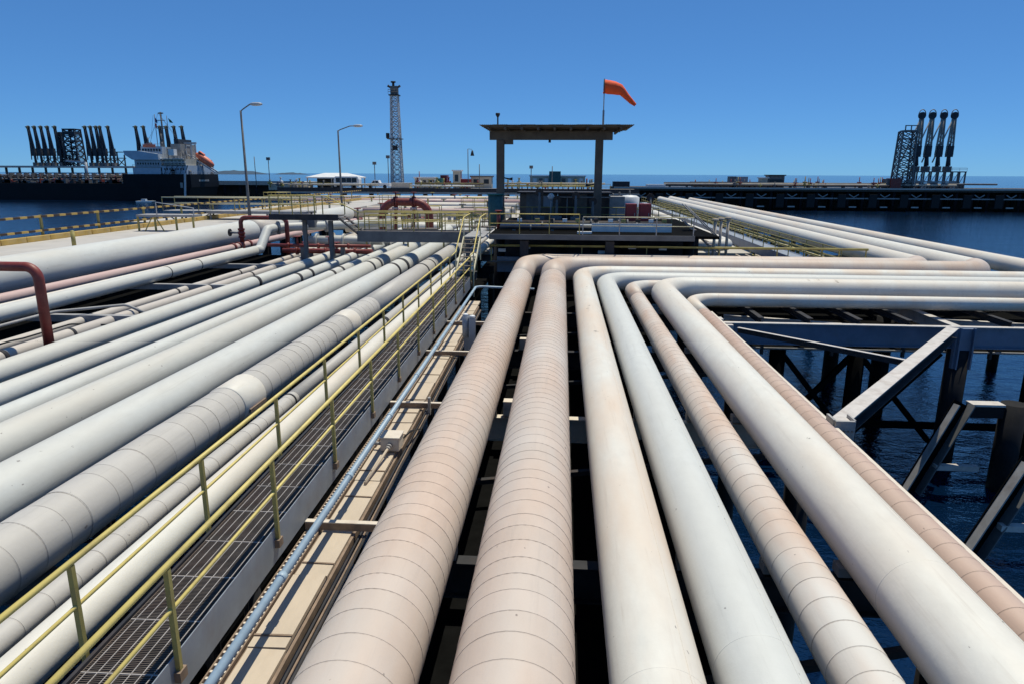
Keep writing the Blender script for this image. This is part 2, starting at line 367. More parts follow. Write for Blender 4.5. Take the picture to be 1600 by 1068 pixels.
def scuffs():
    rn = random.Random(3)
    for (root, x, r, spots) in ((p3, 1.10, .50, ((20.6, .1, .18), (24.4, -.2, .10), (24.9, -.1, .09), (27.2, -.25, .10), (29.3, .0, .08))), (p6, 4.60, .535, ((6.9, .55, .06), (12, -.1, .05)))):
        for (y, a, s) in spots:
            mb = MB(); z = BOP+r
            for k in range(4):
                aa = a+rn.uniform(-.5, .5)*s/r; yy = y+rn.uniform(-.5, .5)*s*1.4; w = s*rn.uniform(.12, .3); n = len(mb.v); rr = r+.003
                for du, dv in ((-1, -.35), (1, -.2), (.8, .4), (-.7, .3)):
                    q = aa+du*w/r; mb.v.append((x+rr*math.sin(q), yy+dv*w, z+rr*math.cos(q)))
                mb.face([n, n+1, n+2, n+3])
            build(mb, 'scuff_mark', 'black', root)
scuffs()
def run_scuff():
    mb = MB(); z = BOP+.535; rr = .538
    for k, (x, a) in enumerate(((11.3, .35), (11.75, .25), (12.5, .4), (12.55, .55))):
        n = len(mb.v)
        for du, dv in ((-.06, -.14), (.05, -.1), (.06, .12), (-.04, .1)): q = a+dv; mb.v.append((x+du, 32.1-rr*math.sin(q), z+rr*math.cos(q)))
        mb.face([n, n+1, n+2, n+3])
    build(mb, 'scuff_mark', 'rust', p6)
run_scuff()
# ================================================================== LEFT PIPES
LEND = 76
def left_pipe(label, x, r, mat, bop=6.3, y0=0., y1=LEND, jacket=0, jy=24., name='white_pipe', clamps=(), n=40):
    z = bop+r; root = thing(name, label, 'pipe', (x, y0, bop)); ys = y0
    if jacket:
        src = None; y = y0+3
        build(MB().tube([(x, y0, z), (x, y, z)], r, n), 'lagging', mat, root)
        while y < jy:
            if src is None:
                src = build(MB().tube([(0, .012, 0), (0, jacket-.006, 0)], [r+.003, r], n, caps=False, v0=.012).tube([(0, jacket-.006, 0), (0, jacket-.005, 0), (0, jacket, 0)], [r, r-.0006, r-.0006], n, caps=False, v0=jacket-.006).tube([(0, 0, 0), (0, .012, 0)], [r-.0006, r-.0006], n, caps=False).tube([(0, .011, 0), (0, .012, 0)], [r-.003, r+.003], n, caps=False), 'jacket_section', mat, root, local=True)
                src.location = Vector((x, y, z))-ORG[root]
            else:
                o = inst(src, root, Vector((x, y, z))-ORG[root], (random.uniform(-.006, .006), random.uniform(-.6, .6), random.uniform(-.006, .006))); f = random.choice((.7, .9, 1, 1.1, 1.35)); o.scale = (random.uniform(.992, 1.006), f, random.uniform(.985, 1.008)); y += jacket*(f-1)
            y += jacket
        ys = y
    build(MB().tube(dense([Vector((x, ys, z)), Vector((x, y1, z))], 5), r, n), 'lagging' if jacket else 'pipe_wall', mat, root)
    for (cy, w) in clamps:
        build(MB().tube([(x, cy-w/2, z), (x, cy+w/2, z)], r+.012, n), 'clamp_band', 'darksteel', root)
    return root
l1 = left_pipe('thick grey lagged pipe with a white repair sleeve, beside the yellow railing', -7.62, .47, 'greyjacket', jacket=.5, jy=26, name='banded_pipe', clamps=((36.6, .25), (38.6, .2)))
def sleeve(root, x, r, y0, y1, mat='whitepaint'):
    z = BOP+r
    build(MB().tube([(x, y0, z), (x, y0+.02, z), (x, y1-.02, z), (x, y1, z)], [r+.004, r+.026, r+.026, r+.004], 40), 'repair_sleeve', mat, root)
sleeve(l1, -7.62, .47, 14.35, 15.45, 'white'); sleeve(l1, -7.62, .47, 22.6, 23.6, 'white')
build(MB().box(-7.62+.40, -7.62+.53, 14.5, 15.35, BOP+.32, BOP+.40), 'sleeve_flap', 'rust', l1)
l2 = left_pipe('broad smooth white pipe left of the grey lagged pipe', -9.15, .50, 'greywhite', clamps=((36.2, .35), (38.2, .5)))
l3 = left_pipe('broad dusty white pipe, third of the left rack from the grey lagged pipe', -10.85, .46, 'greywhite2', clamps=((37.5, .3), (39, .3)))
l4 = left_pipe('slender white pipe between two thicker white pipes on the left rack', -12.45, .30, 'greywhite', clamps=((36.0, .3), (37.5, .3)))
l5 = left_pipe('medium white pipe, second from the dark banded cream pipes', -13.78, .31, 'greywhite', clamps=((34.5, .3), (36.2, .3)))
l6 = left_pipe('medium white pipe at the foot of the red pipe arches', -15.35, .33, 'greywhite2', clamps=((33, .3),))
c2 = left_pipe('cream pipe with dark clamp bands, nearer of the cream pair', -16.95, .22, 'creampipe', name='cream_pipe', clamps=((18.9, .16), (21.9, .14), (25.6, .16), (31.5, .16), (36, .16)))
c1 = left_pipe('cream pipe with dark clamp bands, farther of the cream pair', -18.1, .19, 'creampipe', name='cream_pipe', clamps=((17.6, .14), (24.6, .14), (30.6, .14), (37, .14)))
wp = left_pipe('white pipe carried on brackets beside the faded red pipe', -20.0, .30, 'greywhite', bop=6.75, y1=43.4, clamps=((33.2, .06), (36.2, .06)))
wp2 = left_pipe('thin white pipe riding along the shoulder of the bracketed white pipe', -20.62, .14, 'white', bop=6.98, y1=43)
pk = left_pipe('faded pinkish red fire main between white pipes', -22.5, .24, 'pinkpipe', bop=6.75, y1=74, name='red_pipe')
l9 = left_pipe('very large white pipe running along the concrete roadway', -24.7, .88, 'greywhite', bop=6.6, y1=78, n=56)
build(MB().tube([(-24.7, 53.0, 7.48), (-24.7, 57.0, 7.48)], .90, 56), 'lagged_collar', 'creampipe', l9)
def small_lines():
    t = thing('grey_conduit', 'thin grey conduit with a bend lying over the cream pipes', 'pipe', (-18.9, 14, 6.9))
    build(MB().tube(bend([(-19.0, 10, 6.95), (-18.8, 23.6, 6.95), (-17.0, 25.2, 6.95), (-16.2, 25.4, 6.5)], [.5, .4], 6), .055, 10), 'conduit_run', 'greysteel', t)
    build(MB().tube([(-18.9, 19.0, 6.95), (-18.89, 19.7, 6.95)], .12, 12), 'coupling', 'midsteel', t)
    t = thing('black_cable', 'thin black cable lying along the clamped cream pipe', 'cable', (-17.5, 14, 6.7))
    build(MB().tube(bend([(-17.6, 12, 6.72), (-17.55, 18.5, 6.74), (-17.2, 19.6, 6.85), (-17.5, 20.5, 6.72), (-17.4, 22.6, 6.74), (-16.6, 23.4, 6.55)], .3, 4), .028, 8), 'cable_run', 'black', t)
small_lines()
def arch(label, xa, xb, y, z, r, za=6.3, zb=6.3, flanges=()):
    t = thing('red_pipe_arch', label, 'pipe arch', (xb, y, za), group='red fire-water pipe arches')
    build(MB().tube(bend([(xa, y, za), (xa, y, z), (xb, y, z), (xb, y, zb)], r*2.6, 8), r, 20), 'arch_pipe', 'red', t)
    for p, q in flanges: build(MB().cyl(p, q, r*1.55, 18), 'flange', 'red', t)
    return t
a1 = arch('near red pipe arch stepping over the big white pipe at the left edge', -26.2, -16.15, 19.9, 9.15, .15, flanges=(((-18.15, 19.9, 9.15), (-18.0, 19.9, 9.15)), ((-18.34, 19.9, 9.15), (-18.2, 19.9, 9.15))))
a2 = arch('slim red pipe arch rising from the faded red main past the white bracketed pipe', -22.5, -19.2, 47.0, 8.95, .15, za=7.1, zb=5.6, flanges=(((-22.5, 47, 7.55), (-22.5, 47, 7.7)), ((-22.5, 47, 8.05), (-22.5, 47, 8.2)), ((-22.78, 46.6, 7.0), (-22.22, 46.6, 7.0))))
build(MB().tube([(-22.5, 47, 7.9), (-23.3, 47, 7.9)], .08, 10), 'valve_stem', 'greysteel', a2)
build(MB().tube([(-23.3, 47, 7.9), (-23.38, 47, 7.9)], .26, 14), 'valve_wheel', 'darksteel', a2)
build(MB().tube([(-22.5, 47, 7.7), (-22.5, 47, 7.85), (-22.5, 47, 8.05)], [.17, .26, .17], 14), 'valve_body', 'red', a2)
for y_ in (45.4, 46.2, 47.8): build(MB().tube([(-22.5, y_, 7.0), (-22.5, y_+.2, 7.0)], .31, 20), 'clamp_ring', 'red', a2)
def brackets():
    for i, (y, lab) in enumerate(((24.2, 'steel bracket carrying the white pipe, near the bent grey conduit'), (31.6, 'steel bracket carrying the white pipe, just before the slim red arch'), (14.6, 'steel bracket carrying the white pipe, close to the left picture edge'), (39.2, 'steel bracket carrying the white pipe, beyond the slim red arch'))):
        t = thing('pipe_bracket', lab, 'bracket', (-16.1, y, 4.5), group='steel pipe brackets of the left rack')
        build(MB().box(-23.4, -15.95, y-.14, y+.14, 6.48, 6.74), 'arm', 'greysteel', t)
        build(MB().ibeam((-16.1, y, 3.0), (-16.1, y, 6.47), .26, .3, .03), 'post', 'midsteel', t)
brackets()
def left_rack():
    t = thing('left_pipe_rack', 'dark steel rack under the left group of pipes', 'pipe rack', (-12, 0, 0))
    for y in (2, 8.5, 15, 21.5, 28, 34.5, 41, 50, 60, 70):
        build(MB().ibeam((-19, y, 6.0), (-5.1, y, 6.0), .3, .5, .03), 'crossbeam', 'midsteel', t)
        for x in (-17.3, -11.5, -6.2): build(MB().cyl((x, y, -1), (x, y, 5.74), .28, 14), 'pile', 'pile', t)
    for x, w in ((-17.3, .3), (-11.5, .3), (-5.35, 1.0)): build(MB().box(x-w/2, x+w/2, 0, 75, 5.0, 5.3), 'stringer', 'pitch', t)  # near-black plates added so the gaps below the pipes read as shade
    build(MB().box(-33, -15.6, 0, 60, 4.6, 4.8), 'shade_deck', 'pitch', t)  # added black sheet, stands in for shade under the left pipes
left_rack()
left_pipe('thin lagged pipe right of the grey lagged pipe, partly behind the railing', -6.42, .17, 'greyjacket', bop=6.55, jacket=.5, jy=15, name='banded_pipe', clamps=((15.1, .06), (24, .3)))
left_pipe('white pipe nearest the yellow railing, along the black gap', -5.82, .26, 'white', bop=6.42)
# ================================================================== WALKWAY
WZ = 7.0; WROT = math.atan(.0165); WO = Vector((-4.0, 5.5, WZ))
def wk(x, y, z=0):   # point in the walkway's frame -> world
    c, s = math.cos(WROT), math.sin(WROT); return Vector((WO.x+c*x-s*y, WO.y+s*x+c*y, WO.z+z))
WL0, WL1 = -5.0, 27.5
def walkway():
    t = thing('walkway', 'grating walkway with yellow handrails between the two groups of pipes', 'walkway', WO, WROT)
    # grating panels: cross bars plus bright longitudinal rods
    L = .87; mb = MB(); x0, x1 = -.85, -.02; k = 0; y = .012
    while y < L-.01: mb.box(x0, x1, y, y+.006, -.032, -.002); y += .0275
    for k in range(2): mb.box(x0 if k == 0 else x1-.008, x0+.008 if k == 0 else x1, 0, L-.006, -.034, 0.001)
    rod = MB()
    for k in range(7): x = x0+.06+k*.118; rod.box(x-.004, x+.004, 0, L-.008, -.004, .006)
    rod.box(x0, x1, L-.02, L-.008, -.006, .005)
    first = None; y = WL0; j = 0
    while y < WL1:
        if first is None:
            first = build(mb, 'grating_panel', 'grate', t, local=True); rr = build(rod, 'rods', 'graterod', first, local=True); first.location = (0, y, 0)
        else:
            c = inst(first, t, (0, y, random.uniform(-.003, .003))); inst(rr, c, (0, 0, 0))
        y += L
    for k in range(4): pass
    f = MB().box(.012, .024, WL0, WL1, -.46, .05); build(f, 'side_plate', 'bluegrey', t, local=True)
    build(MB().box(-.012, .011, WL0, WL1, -.46, -.44), 'bottom_flange', 'bluegrey', t, local=True)
    build(MB().box(-.90, -.86, WL0, WL1, -.46, .03), 'side_plate', 'darksteel', t, local=True)
    for y in (-3, -.1, 2.8, 5.7, 8.6, 11.5, 14.4, 17.3, 20.2, 23.1, 26): build(MB().box(-.855, .008, y, y+.08, -.2, -.04), 'bearer', 'darksteel', t, local=True)
    for y in (-4.5, 2.5, 9.5, 16.5, 23.5):
        for x in (-.75, -.1): build(MB().cyl((x, y, -8), (x, y, -.47), .12, 12), 'pile', 'pile', t, local=True)
    ys = [-4.5+2.7*k+.06 for k in range(2)]
    ys = [0.45+2.70*k for k in range(-2, 11)]
    for x, nm in ((.05, 0), (-.97, 1)):
        h = 1.10
        build(MB().tube([(x, WL0, h), (x, WL1-.6, h)], .034, 12), 'handrail', 'yellow', t, local=True)
        build(MB().tube([(x, WL0, .60), (x, WL1-.6, .60)], .023, 10), 'mid_rail', 'yellow', t, local=True)
        pm = None
        for y in ys:
            if pm is None:
                p = MB().bar((0, 0, -.22), (0, 0, h-.03), .055, .055); pm = build(p, 'rail_post', 'olive', t, local=True); pm.location = (x, y, 0)
                bp = build(MB().box(-.045, .045, -.07, .07, -.24, -.12), 'base_plate', 'rust', pm, local=True)
            else:
                q = inst(pm, t, (x, y, 0)); inst(bp, q, (0, 0, 0))
        if nm: build(MB().box(-.97, -.865, WL0, WL1, -.20, -.16), 'rail_bracket', 'darksteel', t, local=True)
    return t
walkway()
def tray_line():
    # light blue conduit on stand-offs
    t = thing('blue_conduit', 'long light blue conduit pipe along the right side of the walkway', 'conduit', wk(.56, 0, 0))
    a, b = wk(.56, -5, 0), wk(.56, 25.2, 0); c = Vector((-1.2, b.y+.1, 6.9))
    build(MB().tube(bend([a, b, c], .35, 8), .055, 16), 'conduit_run', 'bluepipe', t)
    for k in range(10):
        p = wk(.56, -4+3.0*k, 0); build(MB().tube([p-Vector((0, .05, 0)), p+Vector((0, .05, 0))], .066, 14), 'coupling', 'bluepipe', t)
    t = thing('cable_tray', 'cream covered cable tray between blue conduit and banded pipe', 'cable tray', wk(.7, 0, -.6))
    tz = 6.42; y = -4.8; k = 0; src = None; rn = random.Random(5)
    while y < 23.6:
        L = 1.55
        p = wk(.57, y, 0)
        if src is None:
            mb = MB().box(-.235, .235, 0, L-.02, -.012, .012); mb.box(-.235, -.22, 0, L-.02, -.06, -.013); mb.box(.22, .235, 0, L-.02, -.06, -.013)
            pass
            src = build(mb, 'tray_cover', 'cream', t, local=True); src.location = Vector((p.x, p.y, tz))-ORG[t]; src.rotation_euler = (0, 0, WROT)
            strap = build(MB().box(-.24, .24, .02, .05, .0225, .030), 'strap', 'rust', src, local=True)
        else:
            o = inst(src, t, Vector((p.x+rn.uniform(-.012, .012), p.y, tz+rn.uniform(-.008, .008)))-ORG[t], (rn.uniform(-.006, .006), rn.uniform(-.02, .02), WROT+rn.uniform(-.004, .004)))
            inst(strap, o, (0, rn.uniform(0, L*.8), 0))
        y += L; k += 1
    for x in (.315, .835): build(MB().bar(wk(x, -5, -.68), wk(x, 23.6, -.68), .04, .12), 'tray_side', 'rust', t)
    t2 = thing('cable_ladder', 'rusty cable ladder rack under the walkway side plate', 'cable ladder', wk(.2, 0, -.6))
    for x in (.06, .27): build(MB().bar(wk(x, -5, -.62), wk(x, 23.5, -.62), .02, .09), 'ladder_rail', 'rust', t2)
    rung = None; y = -1.0
    while y < 23.4:
        p = wk(.165, y, -.6)
        if rung is None:
            rung = build(MB().box(-.095, .095, -.018, .018, -.02, .02), 'rung', 'creamsteel', t2, local=True); rung.location = p-ORG[t2]
        elif y < 14: inst(rung, t2, p-ORG[t2])
        else: break
        y += .11
    far = MB()
    while y < 23.4:
        p = wk(.165, y, -.6); far.box(p.x-.095, p.x+.095, p.y-.018, p.y+.018, p.z-.02, p.z+.02); y += .11
    tag(build(far, 'rungs', 'creamsteel', t2), kind='stuff')
    t3 = thing('thin_cable_bundle', 'dark cables squeezed between cable tray and banded pipe', 'cables', (-3.05, 5, 6.3))
    for k, (dx, r) in enumerate(((0, .02), (.05, .016), (.09, .022))):
        pts = [wk(.93+dx+rn.uniform(-.01, .01), y, -.66+rn.uniform(-.01, .01)) for y in range(-5, 24, 2)]
        build(MB().tube(pts, r, 8), 'cable', 'darksteel' if k != 1 else 'rust', t3)
    # cross angles
    for y, lab in ((4.25, 'pale cross angle over the cable tray, nearest the camera'), (10.2, 'pale cross beam with upright lug beside the cable tray, second nearest'), (15.2, 'brown cross angle over the cable tray, third from the camera'), (19.6, 'brown cross angle over the cable tray, near the twin grey posts')):
        c = wk(.0, y); t4 = thing('cross_angle', lab, 'beam', (c.x, c.y, 6.4), group='cross angles over the cable tray')
        build(MB().box(c.x+.05, -2.55, c.y-.05, c.y+.05, 6.56, 6.575), 'top_leg', 'creamsteel', t4)
        build(MB().box(c.x+.05, -2.55, c.y-.05, c.y-.035, 6.44, 6.559), 'side_leg', 'rust', t4)
        if y == 10.2: build(MB().box(-3.16, -3.10, c.y-.16, c.y-.06, 6.3, 6.74), 'lug', 'greysteel', t4)
    # junction box
    p = wk(.67, 7.55); t5 = thing('junction_box', 'beige metal junction box with conduit fittings on the cable tray', 'junction box', (p.x, p.y, 6.46))
    build(MB().box(p.x-.17, p.x+.22, p.y-.20, p.y+.22, 6.47, 6.74), 'case', 'creamsteel', t5, bevel=.02)
    build(MB().box(p.x-.185, p.x+.235, p.y-.215, p.y+.235, 6.742, 6.775), 'lid', 'creamsteel', t5, bevel=.012)
    build(MB().tube(bend([(p.x+.03, p.y-.20, 6.60), (p.x+.03, p.y-.45, 6.60), (p.x-.06, p.y-1.7, 6.47)], .2, 4), .028, 10), 'conduit_tail', 'cream', t5)
    build(MB().cyl((p.x+.03, p.y-.20, 6.6), (p.x+.03, p.y-.30, 6.6), .06, 12), 'gland_nut', 'greysteel', t5)
    build(MB().cyl((p.x+.03, p.y-.34, 6.6), (p.x+.03, p.y-.40, 6.6), .05, 12), 'gland_nut', 'greysteel', t5)
    build(MB().cyl((p.x-.17, p.y-.05, 6.58), (p.x-.36, p.y-.05, 6.58), .035, 10), 'gland_nut', 'greysteel', t5)
    build(MB().tube([(p.x+.2, p.y+.2, 6.6), (p.x+.32, p.y+.5, 6.66), (p.x+.36, p.y+1.3, 6.4)], .02, 8), 'cable_tail', 'black', t5)
    # twin grey posts
    t6 = thing('twin_post', 'pair of short grey steel posts with white caps beside the banded pipe', 'post', (-2.9, 21.3, 6.2))
    build(MB().ibeam((-2.80, 21.2, 6.2), (-2.80, 21.2, 7.55), .20, .20, .03), 'post', 'bluegrey', t6)
    build(MB().ibeam((-3.02, 21.5, 6.2), (-3.02, 21.5, 7.55), .18, .18, .03), 'post', 'bluegrey', t6)
    build(MB().tube([(-3.02, 21.25, 6.9), (-3.02, 21.25, 7.58), (-3.02, 21.25, 7.61)], [.11, .11, .05], 14), 'cap_tube', 'bluegrey', t6)
    build(MB().sphere((-3.02, 21.25, 7.62), .09, .09, .05), 'cap', 'whitepaint', t6)
    build(MB().sphere((-2.80, 21.2, 7.58), .1, .1, .05), 'cap', 'whitepaint', t6)
tray_line()
# ================================================================== RIGHT TRESTLE
def right_trestle():
    t = thing('pipe_trestle', 'steel trestle with pale edge beams under the right group of pipes', 'trestle', (1.8, 0, 0))
    build(MB().ibeam((-2.86, 0, 6.0), (-2.86, 29.5, 6.0), .26, .55, .03), 'edge_beam', 'creamsteel', t)
    build(MB().ibeam((6.44, 0, 6.0), (6.44, 29.5, 6.0), .22, .55, .03), 'edge_beam', 'creamsteel', t)
    for y in CROSS:
        build(MB().ibeam((-2.70, y, 5.9), (6.31, y, 5.9), .24, .6, .03), 'crossbeam', 'creamsteel' if y == 15.9 else 'darksteel', t)  # one beam painted pale as sunlit, the rest dark as in shade
        for x in (-2.2, 2.0, 5.9): build(MB().cyl((x, y, -1), (x, y, 5.7), .30, 16), 'pile', 'pile', t)
    for y in (6.1, 12.6, 19.1, 25.6): build(MB().bar((-2.70, y, 5.85), (6.34, y+2.6, 5.85), .12, .10), 'wind_brace', 'darksteel', t)
    for x, w in ((-1.6, .75), (.56, .8), (2.1, .5)): build(MB().box(x-w/2, x+w/2, 0, 40, 4.9, 5.3), 'stringer', 'pitch', t)  # invented near-black members that fill the pipe gaps with shade
    for x in (-.35, 3.6): build(MB().box(x-.6, x+.6, 28.7, 41, 4.9, 5.3), 'stringer', 'pitch', t)  # added likewise to blacken the view under the bends
    for y in (15.9, 22.4): build(MB().box(-1.34, -1.12, y-.14, y+.14, 6.25, 6.62), 'pipe_stop', 'creamsteel', t)
    # braced link to the run trestle
    t = thing('diagonal_strut', 'pale diagonal steel strut bolted to the trestle edge beam over the water', 'strut', (6.7, 16, 5.9))
    a, b = Vector((6.72, 16.0, 6.08)), Vector((15.75, 28.0, 5.88))
    uz = Vector((0, 0, .19)); build(MB().bar(a+uz, b+uz, .42, .03), 'top_flange', 'flange', t); build(MB().bar(a-uz, b-uz, .42, .03), 'bottom_flange', 'darksteel', t); build(MB().bar(a, b, .03, .34), 'web', 'darksteel', t)
    build(MB().box(6.5, 6.95, 15.6, 15.68, 5.8, 6.42).box(6.48, 6.54, 15.7, 16.15, 5.75, 6.42).box(6.96, 7.0, 15.7, 16.15, 5.75, 6.42), 'end_bracket', 'greysteel', t)
    build(MB().box(6.55, 6.95, 15.7, 16.1, 6.30, 6.34), 'end_plate', 'flange', t)
    for k in range(4): build(MB().cyl((6.62+.09*k, 15.6, 6.18), (6.62+.09*k, 15.57, 6.18), .022, 6), 'bolt', 'rust', t)
    t = thing('tie_strut', 'thin pale tie strut between girder end and diagonal strut', 'strut', (7, 28, 5.9))
    build(MB().bar((7.2, 27.6, 6.0), (11.75, 22.9, 6.0), .16, .02), 'top_flange', 'flange', t); build(MB().bar((7.2, 27.6, 5.89), (11.75, 22.9, 5.89), .03, .198), 'web', 'darksteel', t)
right_trestle()
def run_trestle():
    t = thing('pipe_trestle', 'blue painted girder trestle under the pipes running right across the water', 'trestle', (20, 28.5, 0))
    build(MB().box(6.75, 66, 28.36, 28.64, 5.99, 6.03), 'top_flange', 'flange', t)
    build(MB().box(6.75, 66, 28.48, 28.52, 5.19, 5.988), 'web', 'girder', t)
    build(MB().box(6.75, 66, 28.36, 28.64, 5.14, 5.188), 'bottom_flange', 'girder', t)
    build(MB().ibeam((7, 41.2, 5.7), (66, 41.2, 5.7), .3, .8, .04), 'back_girder', 'girder', t)
    build(MB().box(6.3, 7.15, 28.1, 28.9, 5.6, 5.98).box(6.4, 6.75, 28.2, 28.7, 6.035, 6.2), 'bearing', 'flange', t)
    for x in (16.4, 28.5, 40.5, 52.5):
        build(MB().box(x-.38, x+.38, 28.15, 28.35, 4.35, 6.0).box(x-.30, x-.24, 28.0, 28.149, 4.35, 6.05).box(x+.24, x+.30, 28.0, 28.149, 4.35, 6.05), 'column_head', 'girder', t)
        for y in (28.5, 35, 41.2): build(MB().cyl((x, y, -1), (x, y, 5.12), .42, 18), 'pile', 'pile', t)
        build(MB().ibeam((x, 28.66, 5.72), (x, 41, 5.72), .34, .5, .03), 'cap_beam', 'flange', t)
    for x in (8.4, 10.4, 12.4, 14.4, 18.4, 20.4, 22.4, 24.4, 26.4, 31, 34, 37):
        build(MB().ibeam((x, 28.66, 6.08), (x, 41, 6.08), .22, .26, .02), 'pipe_bearer', 'darksteel', t)
    for x, x2 in ((7.5, 16.0), (16.8, 28.1), (28.9, 40)):
        build(MB().ibeam((x, 31.4, 5.65), (x2, 28.75, 5.65), .22, .22, .02), 'plan_brace', 'flange', t)
        build(MB().ibeam((x, 34.9, 5.60), (x2, 40.6, 5.60), .22, .22, .02), 'plan_brace', 'flange', t)
    build(MB().box(6.7, 66, 29.2, 40.6, 4.75, 4.85), 'shade_deck', 'pitch', t)  # added black sheet that darkens the water's reflection below the run
    for x, y in ((9.6, 29.9), (12.9, 29.7), (20.4, 29.8), (24.0, 29.6)):
        build(MB().cyl((x, y, -1), (x, y, 5.1 if y > 27 else 1.5), .34, 14), 'dolphin_pile', 'pitch', t)
    for x, x2 in ((9.6, 12.9), (12.9, 16.4), (20.4, 24.0), (24.0, 28.5)):
        build(MB().bar((x, 29.8, .6), (x2, 29.8, 4.6), .22), 'low_brace', 'pitch', t); build(MB().bar((x2, 29.7, .6), (x, 29.7, 4.6), .22), 'low_brace', 'pitch', t)
    build(MB().box(7.5, 32, 29.5, 29.65, 1.2, 1.5), 'low_wale', 'pitch', t)
    t = thing('service_line', 'thin service pipe slung below the blue girder', 'pipe', (10, 28.9, 4.7))
    build(MB().tube([(6.9, 28.9, 4.86), (66, 28.9, 4.86)], .05, 8), 'line', 'greysteel', t)
    for x in (8.6, 11.5, 14.4, 17.9, 21, 24): build(MB().box(x-.05, x+.05, 28.82, 28.98, 4.6, 5.139), 'hanger', 'darksteel', t)
run_trestle()
def pile_bent(name, label, x, y, z, n=2, s=1.):
    t = thing(name, label, 'pile bent', (x, y, 0), group='dark raking pile bents over the water')
    build(MB().box(x+.25, x+1.45, y-.25, y+.25, z-.08, z), 'cap_plate', 'flange', t)
    build(MB().box(x+.25, x+1.45, y-.20, y+.20, z-.55, z-.082), 'cap_beam', 'pile', t)
    build(MB().box(x+2.35, x+4.2, y-.25, y+.25, z-.12, z-.04), 'cap_plate', 'flange', t)
    build(MB().box(x+2.35, x+4.2, y-.20, y+.20, z-.6, z-.122), 'cap_beam', 'pile', t)
    build(MB().bar((x-.05, y, z-.02), (x-2.3*s, y-.6, -1), .62, .05, (0, -1, 0)), 'raking_pile', 'pitch', t)
    build(MB().bar((x-.33, y-.2, z-.02), (x-2.58*s, y-.8, -1), .045, .42, (0, -1, 0)), 'pile_flange', 'greysteel', t)
    build(MB().bar((x+.24, y-.2, z-.02), (x-2.0*s, y-.8, -1), .045, .42, (0, -1, 0)), 'pile_flange', 'midsteel', t)
    build(MB().cyl((x+1.9, y, -1), (x+1.9, y, z), .44, 18), 'pile', 'pile', t)
    build(MB().cyl((x+4.7, y, -1), (x+4.7, y, z), .44, 18), 'pile', 'pile', t)
    build(MB().box(x-1.0, x+.6, y-.7, y-.45, 1.0, 1.2), 'fender_wale', 'flange', t)
    build(MB().box(x+2.0, x+4.6, y-.7, y-.45, .3, .5), 'fender_wale', 'flange', t)
pile_bent('pile_bent', 'dark raking pile bent with pale cap plates behind the strut', 15.55, 26.2, 3.55)
BX = at(1600, 730, 21.5).x+.2
pile_bent('pile_bent', 'nearer dark raking pile bent cut by the right picture edge', BX, 21.5, 3.2)
